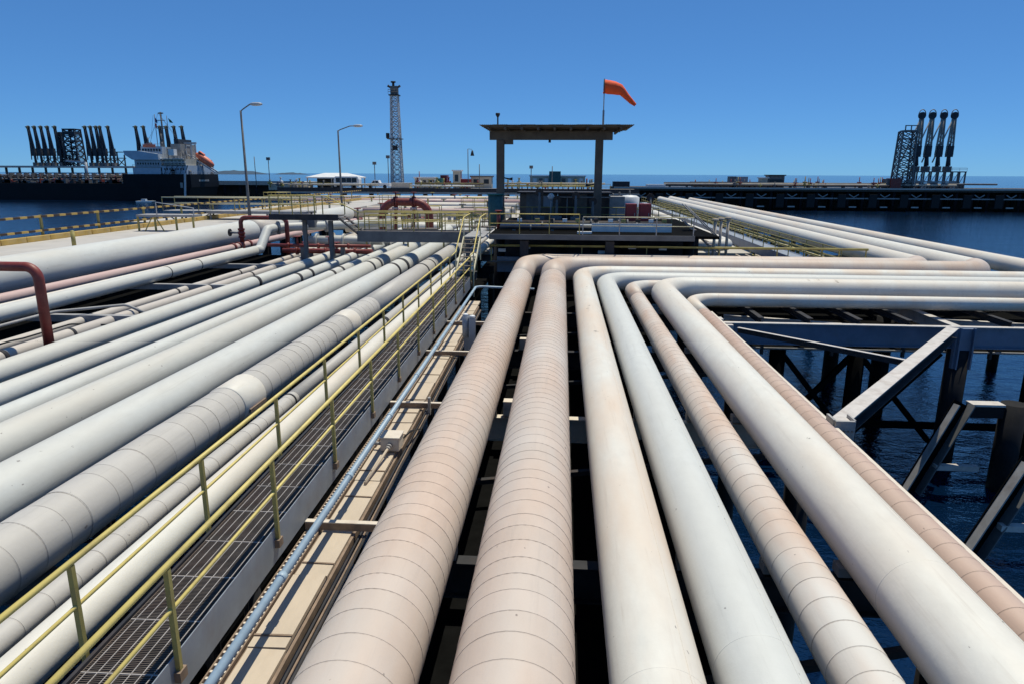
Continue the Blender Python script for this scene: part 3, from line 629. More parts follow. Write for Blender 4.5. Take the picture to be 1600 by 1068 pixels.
# ================================================================== BRIDGE AND PLATFORM
def rail_run(root, p0, p1, h=1.1, spacing=1.6, mat='yellow', r=.03, posts='olive'):
    p0, p1 = Vector(p0), Vector(p1); up = Vector((0, 0, 1)); L = (p1-p0).length; n = max(1, round(L/spacing))
    build(MB().tube([p0+up*h, p1+up*h], r, 8), 'handrail', mat, root)
    build(MB().tube([p0+up*h*.52, p1+up*h*.52], r*.75, 8), 'mid_rail', mat, root)
    for k in range(n+1):
        q = p0.lerp(p1, k/n); build(MB().bar(q+up*.0, q+up*(h-.03), .055), 'rail_post', posts, root)
def bridge():
    t = thing('crossing_bridge', 'dark steel footbridge with yellow rails crossing over the left pipes', 'footbridge', (-9, 40, 8.6))
    build(MB().box(-12.1, -5.35, 40.0, 40.08, 8.05, 8.68), 'fascia', 'midsteel', t)
    build(MB().box(-12.1, -5.35, 40.09, 41.3, 8.55, 8.62), 'deck', 'grate', t)
    build(MB().box(-12.1, -5.35, 41.31, 41.39, 8.05, 8.68), 'fascia', 'midsteel', t)
    rail_run(t, (-12.0, 40.04, 8.68), (-5.4, 40.04, 8.68)); rail_run(t, (-12.0, 41.35, 8.68), (-5.4, 41.35, 8.68))
    for x in (-13.9, -5.6): build(MB().ibeam((x, 40.7, 3), (x, 40.7, 8.04 if x > -10 else 9.2), .24, .24, .03), 'column', 'midsteel', t)
    # stair up to the higher part
    for y in (40.0, 41.25): build(MB().bar((-13.2, y+.04, 9.45), (-12.05, y+.04, 8.5), .06, .28, (0, 1, 0)), 'stair_stringer', 'darksteel', t)
    for k in range(4): build(MB().box(-13.1+.25*k, -12.85+.25*k, 40.1, 41.2, 9.4-.22*k, 9.43-.22*k), 'tread', 'grate', t)
    build(MB().box(-17.4, -13.2, 40.0, 40.08, 9.28, 9.62), 'fascia', 'darksteel', t)
    build(MB().box(-17.4, -13.2, 40.09, 41.3, 9.5, 9.56), 'deck', 'grate', t)
    for x in (-15.5,): build(MB().ibeam((x, 40.7, 3), (x, 40.7, 9.27), .22, .22, .03), 'column', 'midsteel', t)
    rail_run(t, (-17.3, 41.35, 9.56), (-13.2, 41.35, 9.56)); rail_run(t, (-17.3, 40.04, 9.62), (-14.6, 40.04, 9.62))
    build(MB().tube([(-13.9, 40.04, 10.7), (-12.0, 40.04, 9.78)], .03, 8), 'handrail', 'yellow', t)
    # stair down to walkway
    t = thing('stair', 'white stair with yellow handrail from walkway up to the footbridge', 'stair', (-4.9, 36, 7))
    for x in (-5.35, -4.45): build(MB().bar((x, 34.4, 7.05), (x, 37.4, 8.6), .05, .22), 'stringer', 'paleyellow', t)
    for k in range(8): build(MB().box(-5.32, -4.48, 34.6+.36*k, 34.86+.36*k, 7.15+.19*k, 7.18+.19*k), 'tread', 'grate', t)
    build(MB().box(-5.4, -4.3, 37.5, 41.3, 8.56, 8.64), 'landing', 'greysteel', t)
    for x in (-5.35, -4.45):
        build(MB().tube([(x, 33.0, 8.1), (x, 34.4, 8.15), (x, 37.4, 9.7), (x, 40, 9.75)], .03, 8), 'handrail', 'yellow', t)
        for y, z in ((34.4, 7.05), (37.4, 8.6)): build(MB().bar((x, y, z-1.2), (x, y, z+1.1), .06), 'rail_post', 'paleyellow', t)
bridge()
def valve_corner():
    t = thing('white_riser', 'white pipe rising from the bracketed white pipe and bending right under the footbridge', 'pipe', (-20, 43, 7))
    build(MB().tube(bend([(-20, 43.3, 7.05), (-20, 44.2, 7.05), (-20, 45.6, 8.25), (-20, 47.4, 8.25), (-13.2, 52.5, 8.3)], [.3, .5, .8], 6), .30, 20), 'riser_pipe', 'greywhite', t)
    for q in ((-19.9, 47.0), (-18.6, 48.45), (-17.3, 49.45)): build(MB().cyl((q[0], q[1], 8.25), (q[0]+.12, q[1]+.09, 8.25), .46, 16), 'flange', 'greysteel', t)
    build(MB().box(-18.3, -17.7, 48.4, 49.0, 8.2, 8.75).cyl((-18, 48.7, 8.75), (-18, 48.7, 9.25), .07, 8).cyl((-18, 48.7, 9.25), (-18, 48.7, 9.32), .35, 14), 'valve_body', 'midsteel', t)
    for k, (y, z, r, m, lab) in enumerate(((43.2, 7.45, .11, 'red', 'dark red cross pipe under the footbridge, upper'), (44.6, 6.95, .17, 'red', 'dark red cross pipe under the footbridge, lower'), (48.5, 7.3, .3, 'greywhite2', 'white cross pipe beyond the footbridge columns'), (52.0, 7.0, .35, 'white', 'white cross pipe behind the red cross pipes'))):
        o = thing('cross_pipe', lab, 'pipe', (-15, y, 6.3), group='cross pipes beyond the footbridge')
        build(MB().cyl((-19.0+.4*k, y, z), (-12.2-.3*k, y, z), r, 16), 'pipe_wall', m, o)
        for f in (.2, .5, .8): x = -19+6.6*f; build(MB().cyl((x, y, z), (x+.12, y, z), r*1.6, 14), 'flange', m, o)
        for f in (.35, .75): x = -19+6.6*f; build(MB().box(x-.12, x+.12, y-.12, y+.12, 5.4, z-r+.02), 'support', 'midsteel', o)
        if k < 2:
            for f in (.3, .62): x = -19+6.6*f; build(MB().cyl((x, y, z), (x, y, z+.55), .07, 8).cyl((x, y, z+.55), (x, y, z+.6), .24, 12), 'valve_wheel', 'red', o)
    labs = ['left end of the footbridge', 'middle of the footbridge', 'right end of the footbridge', 'red manifold foot', 'stair landing', 'green vessel']
    for k, (x, y, L, lab) in enumerate(((-13.5, 46.5, 3.0, labs[0]), (-11.6, 49.5, 2.6, labs[1]), (-8.2, 47.0, 2.4, labs[2]), (-14.2, 60.5, 3.4, labs[3]), (-8.0, 52.0, 3.0, labs[4]), (-7.4, 58.0, 2.5, labs[5]))):
        o = thing('access_stand', 'yellow railed grating stand behind the '+lab, 'platform', (x, y, 6), group='yellow railed stands near the manifold')
        z = 8.1; build(MB().box(x, x+L, y, y+1.1, z-.08, z), 'deck', 'grate', o)
        for dx in (.05, L-.05): build(MB().bar((x+dx, y+.1, 5.2), (x+dx, y+.1, z-.081), .1), 'leg', 'olive', o)
        rail_run(o, (x, y, z), (x+L, y, z), 1.1, 1.0, 'yellow', .032); rail_run(o, (x, y+1.1, z), (x+L, y+1.1, z), 1.1, 1.0, 'yellow', .032)
    for k, (y, z, r, m, lab) in enumerate(((43.0, 8.74, .11, 'darksteel', 'dark thin pipe lying along the platform, nearest the rail'), (43.7, 8.80, .16, 'girder', 'dark blue pipe lying along the platform'), (44.6, 8.86, .2, 'darksteel', 'thick dark pipe lying along the platform before the shed'), (45.4, 8.95, .10, 'brown', 'brown thin pipe raised before the shed'))):
        o = thing('deck_pipe', lab, 'pipe', (1, y, 8.56), group='dark pipes on the platform deck')
        build(MB().cyl((-3.9, y, z), (6.4, y, z), r, 14), 'pipe_wall', m, o)
        for x in (-3, -.6, 1.9, 4.4): build(MB().box(x-.1, x+.1, y-.12, y+.12, 8.562, z-r+.02), 'support', 'midsteel', o)
        for x in (-2.0+.7*k, 2.6-.4*k, 5.1-.5*k): build(MB().cyl((x, y, z), (x+.1, y, z), r*1.8, 14), 'flange', 'midsteel', o)
    for k, (x0, x1, y, lab) in enumerate(((-3.8, 8.6, 51.6, 'olive railing on the platform just before the shed'), (-3.8, 1.0, 57.0, 'olive railing behind the left half of the shed'), (4.9, 9.0, 49.0, 'olive railing on the platform before the red cabinets'))):
        o = thing('platform_railing', lab, 'railing', (x0, y, 8.56)); rail_run(o, (x0, y, 8.562), (x1, y, 8.562), 1.05, 1.5, 'olive', .03)
    for k, (x, y, h2, lab) in enumerate(((-1.6, 48.2, 2.2, 'dark valve stand nearest the left shelter post'), (-.4, 48.6, 1.7, 'dark valve stand second from the left shelter post'), (.9, 48.0, 2.0, 'dark valve stand in the middle under the shelter'), (2.1, 48.7, 1.6, 'dark valve stand right of the middle under the shelter'), (6.0, 48.2, 1.9, 'dark valve stand between right shelter post and red cabinets'))):
        o = thing('valve_stand', lab, 'valve', (x, y, 8.56), group='dark valve stands under the shelter')
        build(MB().cyl((x, y, 8.562), (x, y, 8.56+h2), .09, 10).cyl((x-.35, y, 8.95), (x+.35, y, 8.95), .2, 12), 'body', 'midsteel', o); build(MB().cyl((x, y-.04, 8.56+h2), (x, y+.04, 8.56+h2), .28, 14), 'handwheel', 'brown', o)
    rn = random.Random(21)
    for k in range(11):
        x = -2.6+k*.92+rn.uniform(-.2, .2); c = ('white', 'olive', 'brown')[k % 3] if k % 3 else 'white'
        o = thing('gauge_box', c+' gauge box on the platform, %s of its colour from the left' % ordinal('gb'+c), 'gauge', (x, 44.2, 8.56), group=c+' gauge boxes on the platform')
        build(MB().cyl((x, 44.2, 8.562), (x, 44.2, 9.05), .03, 6), 'stem', 'midsteel', o); build(MB().box(x-.13, x+.16, 44.1, 44.3, 9.05, 9.24), 'case', {'white': 'whitepaint', 'olive': 'olive', 'brown': 'brown'}[c], o)
valve_corner()
def platform():
    t = thing('crossing_platform', 'long steel platform with railings in front of the shelter', 'platform', (2, 41, 8))
    build(MB().box(-4.25, 7.6, 40.0, 40.1, 8.28, 8.58), 'fascia', 'midsteel', t)
    build(MB().box(-4.25, 9.0, 40.11, 56, 8.40, 8.56), 'deck', 'pitch', t)
    rail_run(t, (-4.2, 40.05, 8.6), (1.0, 40.05, 8.6), 1.15, 1.75, 'yellow'); rail_run(t, (1.2, 40.05, 8.56), (7.5, 40.05, 8.56), 1.05, 2.1, 'paleyellow', posts='greysteel')
    build(MB().box(1.8, 6.6, 42.2, 42.3, 8.6, 9.1), 'kick_panel', 'whitepaint', t)
    build(MB().box(.9, 1.75, 40.6, 40.9, 8.6, 8.72), 'kick_panel', 'whitepaint', t)
    for x in (-4, 0, 4, 8): build(MB().cyl((x, 44, -1), (x, 44, 8.39), .35, 14), 'pile', 'pile', t)
    for x in (-2.2, 2.8): build(MB().box(x-.25, x+.25, 40.2, 40.8, 7.2, 8.2), 'hung_box', 'darksteel', t)
    build(MB().box(-4.2, 9, 46, 46.2, 3.5, 8.2), 'back_screen', 'darksteel', t)
    t = thing('pipe_side_catwalk', 'low catwalk with yellow rail just behind the run of pipes', 'walkway', (5, 41, 7))
    build(MB().box(-4.3, 19.5, 40.75, 41.15, 6.84, 6.9), 'deck', 'grate', t)
    build(MB().tube([(-4.3, 40.8, 7.85), (17.6, 40.8, 7.85)], .07, 10), 'handrail', 'olive', t)
    for x in (-4.2, -2.4, 1.2, 5, 8.6, 9.2, 12.5, 16, 17.5): build(MB().bar((x, 40.8, 6.9), (x, 40.8, 7.78), .06), 'rail_post', 'olive', t)
    for x, z in ((-2.1, 7.75), (-3.6, 7.55), (2.4, 7.5), (6.0, 7.75), (4.2, 7.8)): build(MB().box(x-.22, x+.22, 41.2, 41.5, z-.12, z+.06), 'lamp_box', 'whitepaint', t)
    build(MB().box(-3.9, 7.5, 41.3, 41.6, 6.2, 7.1), 'cable_trough', 'bluegrey', t)
platform()
def shelter():
    Y = 50; DZ = 8.56
    a, b = at(782, 300, Y).x, at(934, 300, Y).x
    t = thing('shelter', 'open brown steel shelter with flat corrugated roof on two posts', 'shelter', ((a+b)/2, Y, DZ))
    zb = at(860, 219, Y).z; zt = at(860, 206, Y).z
    for x in (a, b): build(MB().box(x-.27, x+.27, Y-.27, Y+.27, DZ, zb-.002), 'post', 'shelter', t, bevel=.03)
    build(MB().box(a-.75, b+.9, Y-.24, Y+.24, zb, zt), 'main_beam', 'shelter', t)
    # cantilever ribs along Y carry the roof sheets
    y0, y1 = Y-2.6, Y+3.9; z = zt
    nx = 9; xs = [a-.6+(b-a+1.9)*k/(nx-1) for k in range(nx)]
    for x in xs: build(MB().box(x-.06, x+.06, y0+.15, y1-.15, z+.002, z+.16), 'rib', 'shelter', t)
    for k in range(6):
        y = y0+.3+k*(y1-y0-.6)/5; build(MB().box(a-1.05, b+2.0-.06*k, y-.05, y+.05, z+.162, z+.25), 'purlin', 'shelter', t)
    # corrugated sheets, one by one
    W_ = (b-a+3.3)/11
    for k in range(11):
        x0 = a-1.2+k*W_; mb = MB(); n = 14; base = len(mb.v)
        for lz in (0, .012):
            for i in range(n+1):
                x = x0+W_*1.03*i/n; zz = z+.275+.025*(1 if i % 2 else 0)+(k % 2)*.013+lz
                mb.v.append((x, y0, zz)); mb.v.append((x, y1, zz))
        m = 2*(n+1)
        for i in range(n):
            mb.face([base+2*i, base+2*i+1, base+2*i+3, base+2*i+2]); mb.face([base+m+2*i, base+m+2*i+2, base+m+2*i+3, base+m+2*i+1])
            mb.face([base+2*i, base+2*i+2, base+m+2*i+2, base+m+2*i]); mb.face([base+2*i+1, base+m+2*i+1, base+m+2*i+3, base+2*i+3])
        build(mb, 'roof_sheet', 'shelterroof', t)
    # lamps and small fittings
    for x, zz, dx in ((a+.27, zb-2.6, 1), (b-.27, zb-3.0, -1)):
        build(MB().tube([(x, Y-.1, zz), (x+dx*.35, Y-.1, zz-.08), (x+dx*.6, Y-.1, zz-.08)], [.04, .06, .12], 10), 'floodlight', 'darksteel', t)
    build(MB().box(a+.28, a+.9, Y-.15, Y+.15, zb-.30, zb-.003), 'knee_bracket', 'shelter', t)
    build(MB().cyl(((a+b)/2, Y, zb-.18), ((a+b)/2, Y, zb-.003), .09, 10), 'ceiling_lamp', 'darksteel', t)
    xx = a-.05; build(MB().cyl((xx, Y-1.5, z+.32), (xx, Y-1.5, z+.85), .05, 8).tube([(xx, Y-1.5, z+.85), (xx, Y-1.5, z+1.0), (xx, Y-1.5, z+1.12)], [.06, .15, .15], 12), 'beacon', 'darksteel', t)
    # windsock
    zr = z+.31; px = at(942.5, 190, Y).x; top = at(944, 124, Y).z
    w = thing('windsock', 'orange windsock drooping to the right on a thin pole over the shelter roof', 'windsock', (px, Y, zr))
    build(MB().cyl((px, Y, zr), (px, Y, zr+1.1), .07, 10).cyl((px, Y, zr+1.1), (px, Y, top), .035, 10), 'pole', 'greysteel', w)
    P = [at(x, y, Y) for x, y in ((944, 135.5), (951, 136.5), (960, 138), (968, 140.5), (973, 144), (979, 151), (986, 158.5), (993, 164.5))]
    rad = [.44, .45, .42, .37, .25, .20, .16, .10]
    mb = MB().tube(P, rad, 20, caps=False)
    for i, v in enumerate(mb.v): mb.v[i] = (v[0]+.02*math.sin(i*1.7), v[1]+.03*math.cos(i*2.3), v[2]+.025*math.sin(i*2.9))
    build(mb, 'sock', 'orange', w)
    for k in range(1): build(MB().tube([P[0]+Vector((0, .5*math.cos(j*math.pi/8), .5*math.sin(j*math.pi/8))) for j in range(17)], .025, 6), 'hoop', 'darksteel', w)
    # shed and panels under the shelter
    s = thing('control_shed', 'dark brown clad shed standing under the shelter roof', 'shed', (0, 53, DZ))
    xl, xr = at(812, 330, 53).x, at(951, 330, 53).x; zt2 = at(880, 303, 53).z
    build(MB().box(xl+2.9, xr, 53, 55.5, DZ, zt2), 'wall', 'brown', s)
    build(MB().box(xl, xl+2.85, 53.1, 55.4, DZ, zt2-.05), 'wall', 'shelter', s)
    build(MB().box(xl-.2, xr+.2, 52.7, 55.8, zt2+.002, zt2+.12), 'roof', 'darksteel', s)
    for k in range(6): build(MB().box(xl+3.2+k*.68, xl+3.24+k*.68, 52.95, 52.998, DZ, zt2-.05), 'cladding_rib', 'darksteel', s)
    build(MB().box(xr+.05, xr+1.2, 53.2, 55, DZ, zt2-.2), 'side_cabinet', 'greysteel', s)
    build(MB().box(xl+.5, xl+1.4, 53.03, 53.098, DZ, DZ+2.0), 'door', 'midsteel', s); build(MB().box(xl+1.8, xl+2.5, 53.03, 53.098, DZ+1.0, DZ+1.8), 'panel', 'bluegrey', s)
    build(MB().box(xl+4.2, xl+5.1, 52.90, 52.948, DZ, DZ+2.0), 'door', 'shelter', s); build(MB().tube([(xl+3.0, 52.92, zt2-.25), (xr, 52.92, zt2-.25)], .04, 8), 'conduit', 'greysteel', s); build(MB().tube([(xl+3.6, 52.92, DZ), (xl+3.6, 52.92, zt2-.3)], .03, 8), 'conduit', 'greysteel', s)
    for px2, lab in ((861, 'white dome lamp on a post before the left part of the shed'), (900, 'white dome lamp on a post before the right part of the shed')):
        q = at(px2, 305, 51.5); l = thing('dome_lamp', lab, 'lamp', (q.x, 51.5, DZ), group='dome lamps before the shed')
        build(MB().cyl((q.x, 51.5, DZ), (q.x, 51.5, q.z-.2), .05, 8), 'pole', 'greysteel', l)
        build(MB().tube([(q.x, 51.5, q.z-.35), (q.x, 51.5, q.z-.1), (q.x, 51.5, q.z+.12)], [.12, .28, .1], 12), 'dome', 'whitepaint', l)
shelter()
def platform_kit():
    DZ = 8.56
    q = at(774, 325, 47); t = thing('green_column', 'dark green cylindrical vessel at the foot of the left shelter post', 'vessel', (q.x, 47, DZ))
    build(MB().cyl((q.x, 47, DZ), (q.x, 47, at(774, 305, 47).z), .5, 24), 'shell', 'darkgreen', t)
    build(MB().tube([(q.x, 47, at(774, 305, 47).z), (q.x, 47, at(774, 303, 47).z)], .58, 24), 'flange', 'green', t)
    q = at(779, 350, 44.5); t = thing('orange_valve', 'small rusty orange valve column behind the platform railing', 'valve', (q.x, 44.5, DZ))
    build(MB().cyl((q.x, 44.5, DZ), (q.x, 44.5, DZ+1.1), .12, 12), 'body', 'red', t); build(MB().cyl((q.x, 44.5, DZ+1.1), (q.x, 44.5, DZ+1.16), .24, 14), 'wheel', 'red', t)
    for x0, x1, lab in ((977, 994, 'dark red fire cabinet left of its twin at the platform end'), (998, 1016, 'dark red fire cabinet right of its twin at the platform end')):
        a = at(x0, 335, 46); b = at(x1, 335, 46); z0, z1 = at(x0, 352, 46).z, at(x0, 318.5, 46).z
        t = thing('fire_cabinet', lab, 'cabinet', ((a.x+b.x)/2, 46, DZ), group='red fire cabinets')
        build(MB().box(a.x, b.x, 45.7, 46.3, z0, z1), 'case', 'redbright', t, bevel=.02)
        build(MB().box(a.x+.06, b.x-.06, 45.66, 45.698, z0+.25, z1-.08), 'door', 'redbright', t)
        build(MB().box(b.x-.16, b.x-.12, 45.6, 45.658, (z0+z1)/2-.1, (z0+z1)/2+.1), 'handle', 'greysteel', t)
        if x0 > 990: build(MB().box(a.x+.15, a.x+.55, 45.62, 45.658, z0+.45, z0+.55), 'notice', 'whitepaint', t)
        for x in (a.x+.06, b.x-.06): build(MB().box(x-.04, x+.04, 45.8, 45.9, DZ, z0-.002), 'leg', 'greysteel', t)
    for k, (x0, lab) in enumerate(((957, 'white vertical filter vessel nearest the shed'), (967, 'white vertical filter vessel behind the left red cabinet'), (983, 'wide white vessel behind the red cabinets'))):
        q = at(x0, 325, 58); r = .38 if k < 2 else .8; z1 = at(x0, 309-2*k, 58).z
        t = thing('filter_vessel', lab, 'vessel', (q.x, 58, 8.0), group='white vessels by the red cabinets')
        build(MB().tube([(q.x, 58, 8.0), (q.x, 58, z1-.2), (q.x, 58, z1-.05), (q.x, 58, z1)], [r, r, r*.7, .05], 20), 'shell', 'whitepaint', t)
        build(MB().cyl((q.x, 58, z1-.02), (q.x, 58, z1+.35), .07, 8), 'nozzle', 'midsteel', t)
    # red U-shaped manifold (fire-water loop)
    Y = 56; xa, xb = at(597, 330, Y).x, at(671, 330, Y).x; zc = at(634, 316, Y).z
    t = thing('red_manifold', 'large red pipe loop with valves standing behind the footbridge', 'manifold', ((xa+xb)/2, Y, 6.3))
    build(MB().tube(bend([(xa, Y, 6.3), (xa, Y, zc), (xb, Y, zc), (xb, Y, 6.3)], 1.2, 10), .32, 24), 'loop_pipe', 'red', t)
    for f in (.30, .68):
        x = xa+(xb-xa)*f
        for d in (-.16, .02): build(MB().cyl((x+d, Y, zc), (x+d+.12, Y, zc), .44, 20), 'flange', 'red', t)
        build(MB().cyl((x, Y, zc-.3), (x-.15, Y, 6.4), .14, 12), 'drop_leg', 'red', t)
        build(MB().cyl((x, Y, zc+.3), (x, Y, zc+.75), .06, 8).cyl((x, Y, zc+.75), (x, Y, zc+.8), .25, 14), 'valve_wheel', 'red', t)
        build(MB().cyl((x-.25, Y-.3, zc-.5), (x+.25, Y-.3, zc-.5), .1, 10), 'link_pipe', 'pinkpipe', t)
platform_kit()
# ================================================================== LEFT ROAD
def road():
    RZ = 7.75
    build_ = tag(build(MB().box(-33.5, -26.2, 12, 122, RZ-.5, RZ), 'road', 'concrete'), kind='structure')
    X = -33.0
    t = thing('kerb', 'yellow painted kerb along the far edge of the concrete roadway', 'kerb', (X, 40, RZ))
    y = 14; src = None
    while y < 120:
        if src is None:
            src = build(MB().box(-.2, .2, 0, 1.96, 0, .34), 'kerb_block', 'kerb', t, local=True, bevel=.03); src.location = Vector((X, y, RZ))-ORG[t]
        else: inst(src, t, Vector((X+random.uniform(-.02, .02), y, RZ))-ORG[t])
        y += 2.0
    t = thing('guard_rail', 'two black and yellow striped guard rails along the roadway edge', 'guard rail', (X, 40, RZ))
    for z, y0 in ((RZ+.62, 14), (RZ+1.5, 36.5)):
        sa = sb = None; y = y0; k = 0
        while y < 112:
            if k % 2 == 0:
                if sa is None: sa = build(MB().box(-.09, .09, 0, .56, -.065, .065), 'rail_stripe', 'kerb', t, local=True); sa.location = Vector((X, y, z))-ORG[t]
                else: inst(sa, t, Vector((X, y, z))-ORG[t])
            else:
                if sb is None: sb = build(MB().box(-.09, .09, 0, .56, -.065, .065), 'rail_stripe', 'brown', t, local=True); sb.location = Vector((X, y, z))-ORG[t]
                else: inst(sb, t, Vector((X, y, z))-ORG[t])
            y += .561; k += 1
    y = 14.3
    while y < 112:
        build(MB().box(X-.2, X-.092, y-.08, y+.08, RZ+.0, RZ+(1.6 if y > 36 else .72)), 'guard_post', 'olive', t); y += 5.5
    # thin pipe rail at the left edge
    t = thing('pipe_railing', 'thin grey pipe railing at the left end of the guard rail', 'railing', (-34.5, 33, RZ))
    for z in (RZ+1.55, RZ+.9): build(MB().tube([(-36, 36.0, z), (X, 36.4, z)], .03, 8), 'rail', 'bluegrey', t)
    for x in (-36, -34.5, X-.02): build(MB().cyl((x, 36.2, RZ-.4), (x, 36.2, RZ+1.55), .03, 8), 'post', 'bluegrey', t)
    p = at(82, 388, 40.5); t = thing('bollard', 'short olive yellow bollard on the roadway beside the big white pipe', 'bollard', (-27.5, 37.2, RZ))
    build(MB().cyl((-27.5, 36.9, RZ), (-27.5, 36.9, RZ+1.0), .11, 14), 'shaft', 'olive', t); build(MB().sphere((-27.5, 36.9, RZ+1.0), .11, .11, .06), 'cap', 'olive', t)
    # support piles
    t = thing('road_trestle', 'dark concrete trestle piles below the roadway', 'trestle', (-30, 20, 0))
    for y in range(14, 120, 8):
        for x in (-32.4, -27.4): build(MB().cyl((x, y, -1), (x, y, RZ-.502), .4, 12), 'pile', 'pile', t)
    # railed platform beyond the big pipe
    t = thing('valve_platform', 'grey railed valve platform where the roadway passes the big white pipe', 'platform', (-27, 62, 7.7))
    Y = 62
    xa, xb = at(252, 310, Y).x, at(480, 310, Y).x
    zt = at(300, 309, Y).z; zd = zt-1.2
    build(MB().box(xa, xb, Y, Y+2.2, zd-.25, zd), 'deck', 'greysteel', t)
    rail_run(t, (xa, Y+.05, zd), (xb, Y+.05, zd), 1.2, 3.2, 'paleyellow', .05, 'olive'); rail_run(t, (xa, Y+2.15, zd), (xb, Y+2.15, zd), 1.2, 3.2, 'paleyellow', .05, 'olive')
    for x in (xa+.1, xa+2, xa+4.4, xb-4, xb-.2): build(MB().bar((x, Y+.3, 5), (x, Y+.3, zd-.252), .14), 'leg', 'greysteel', t)
    build(MB().bar((xa+.2, Y+.2, zd-.3), (xa+2, Y+.2, 7.0), .08).bar((xa+4.3, Y+.2, zd-.3), (xa+2.1, Y+.2, 7.0), .08), 'brace', 'greysteel', t)
    # frame of small steps beside the big pipe
    t = thing('step_frame', 'low grey step frame with railing beside the big white pipe', 'step frame', (-27.2, 50, 7.75))
    Y = 49; xa, xb = at(214, 350, Y).x, at(302, 350, Y).x; zz = at(250, 336, Y).z
    build(MB().box(xa, xb, Y, Y+1.4, zz-.15, zz), 'deck', 'greysteel', t)
    for x in (xa, xa+1.3, xb-1.4, xb-.1): build(MB().bar((x+.06, Y+.1, 7.0), (x+.06, Y+.1, zz-.152), .11), 'leg', 'olive', t)
    build(MB().bar((xa+.3, Y, 7.3), (xa+1.2, Y, zz-.2), .06).bar((xa+2.3, Y, 7.3), (xa+1.5, Y, zz-.2), .06), 'brace', 'olive', t)
    build(MB().tube([(xa+1.5, Y+.2, zz), (xa+1.5, Y+.2, zz+.9), (xb, Y+.2, zz+.5), (xb, Y+.2, zz-.2)], .04, 8), 'handrail', 'lamp', t)
road()
def street_lamp(label, px, py_top, Y, zb, arm_px, arm_py, h2=None):
    top = at(px, py_top, Y); x = top.x; e = at(arm_px, arm_py, Y)
    t = thing('street_lamp', label, 'street lamp', (x, Y, zb), group='tall street lamps')
    build(MB().tube([(x, Y, zb), (x, Y, zb+1.2), (x, Y, top.z)], [.17, .13, .085], 12), 'pole', 'midsteel', t)
    m = Vector((x+(e.x-x)*.6, Y, e.z-.02))
    build(MB().tube(bend([(x, Y, top.z-.1), (x+(e.x-x)*.08, Y, top.z+.05), m, (e.x-.4, Y, e.z)], .6, 5), .055, 8), 'arm', 'midsteel', t)
    build(MB().sphere((e.x, Y, e.z), .62, .26, .16, 12, 6), 'lamp_head', 'lamp', t)
    return t
street_lamp('taller street lamp with curved arm beside the roadway', 376, 173, 62, 7.7, 400, 163)
street_lamp('street lamp with long arm in front of the white canopy', 528, 204, 80, 7.2, 559, 197)
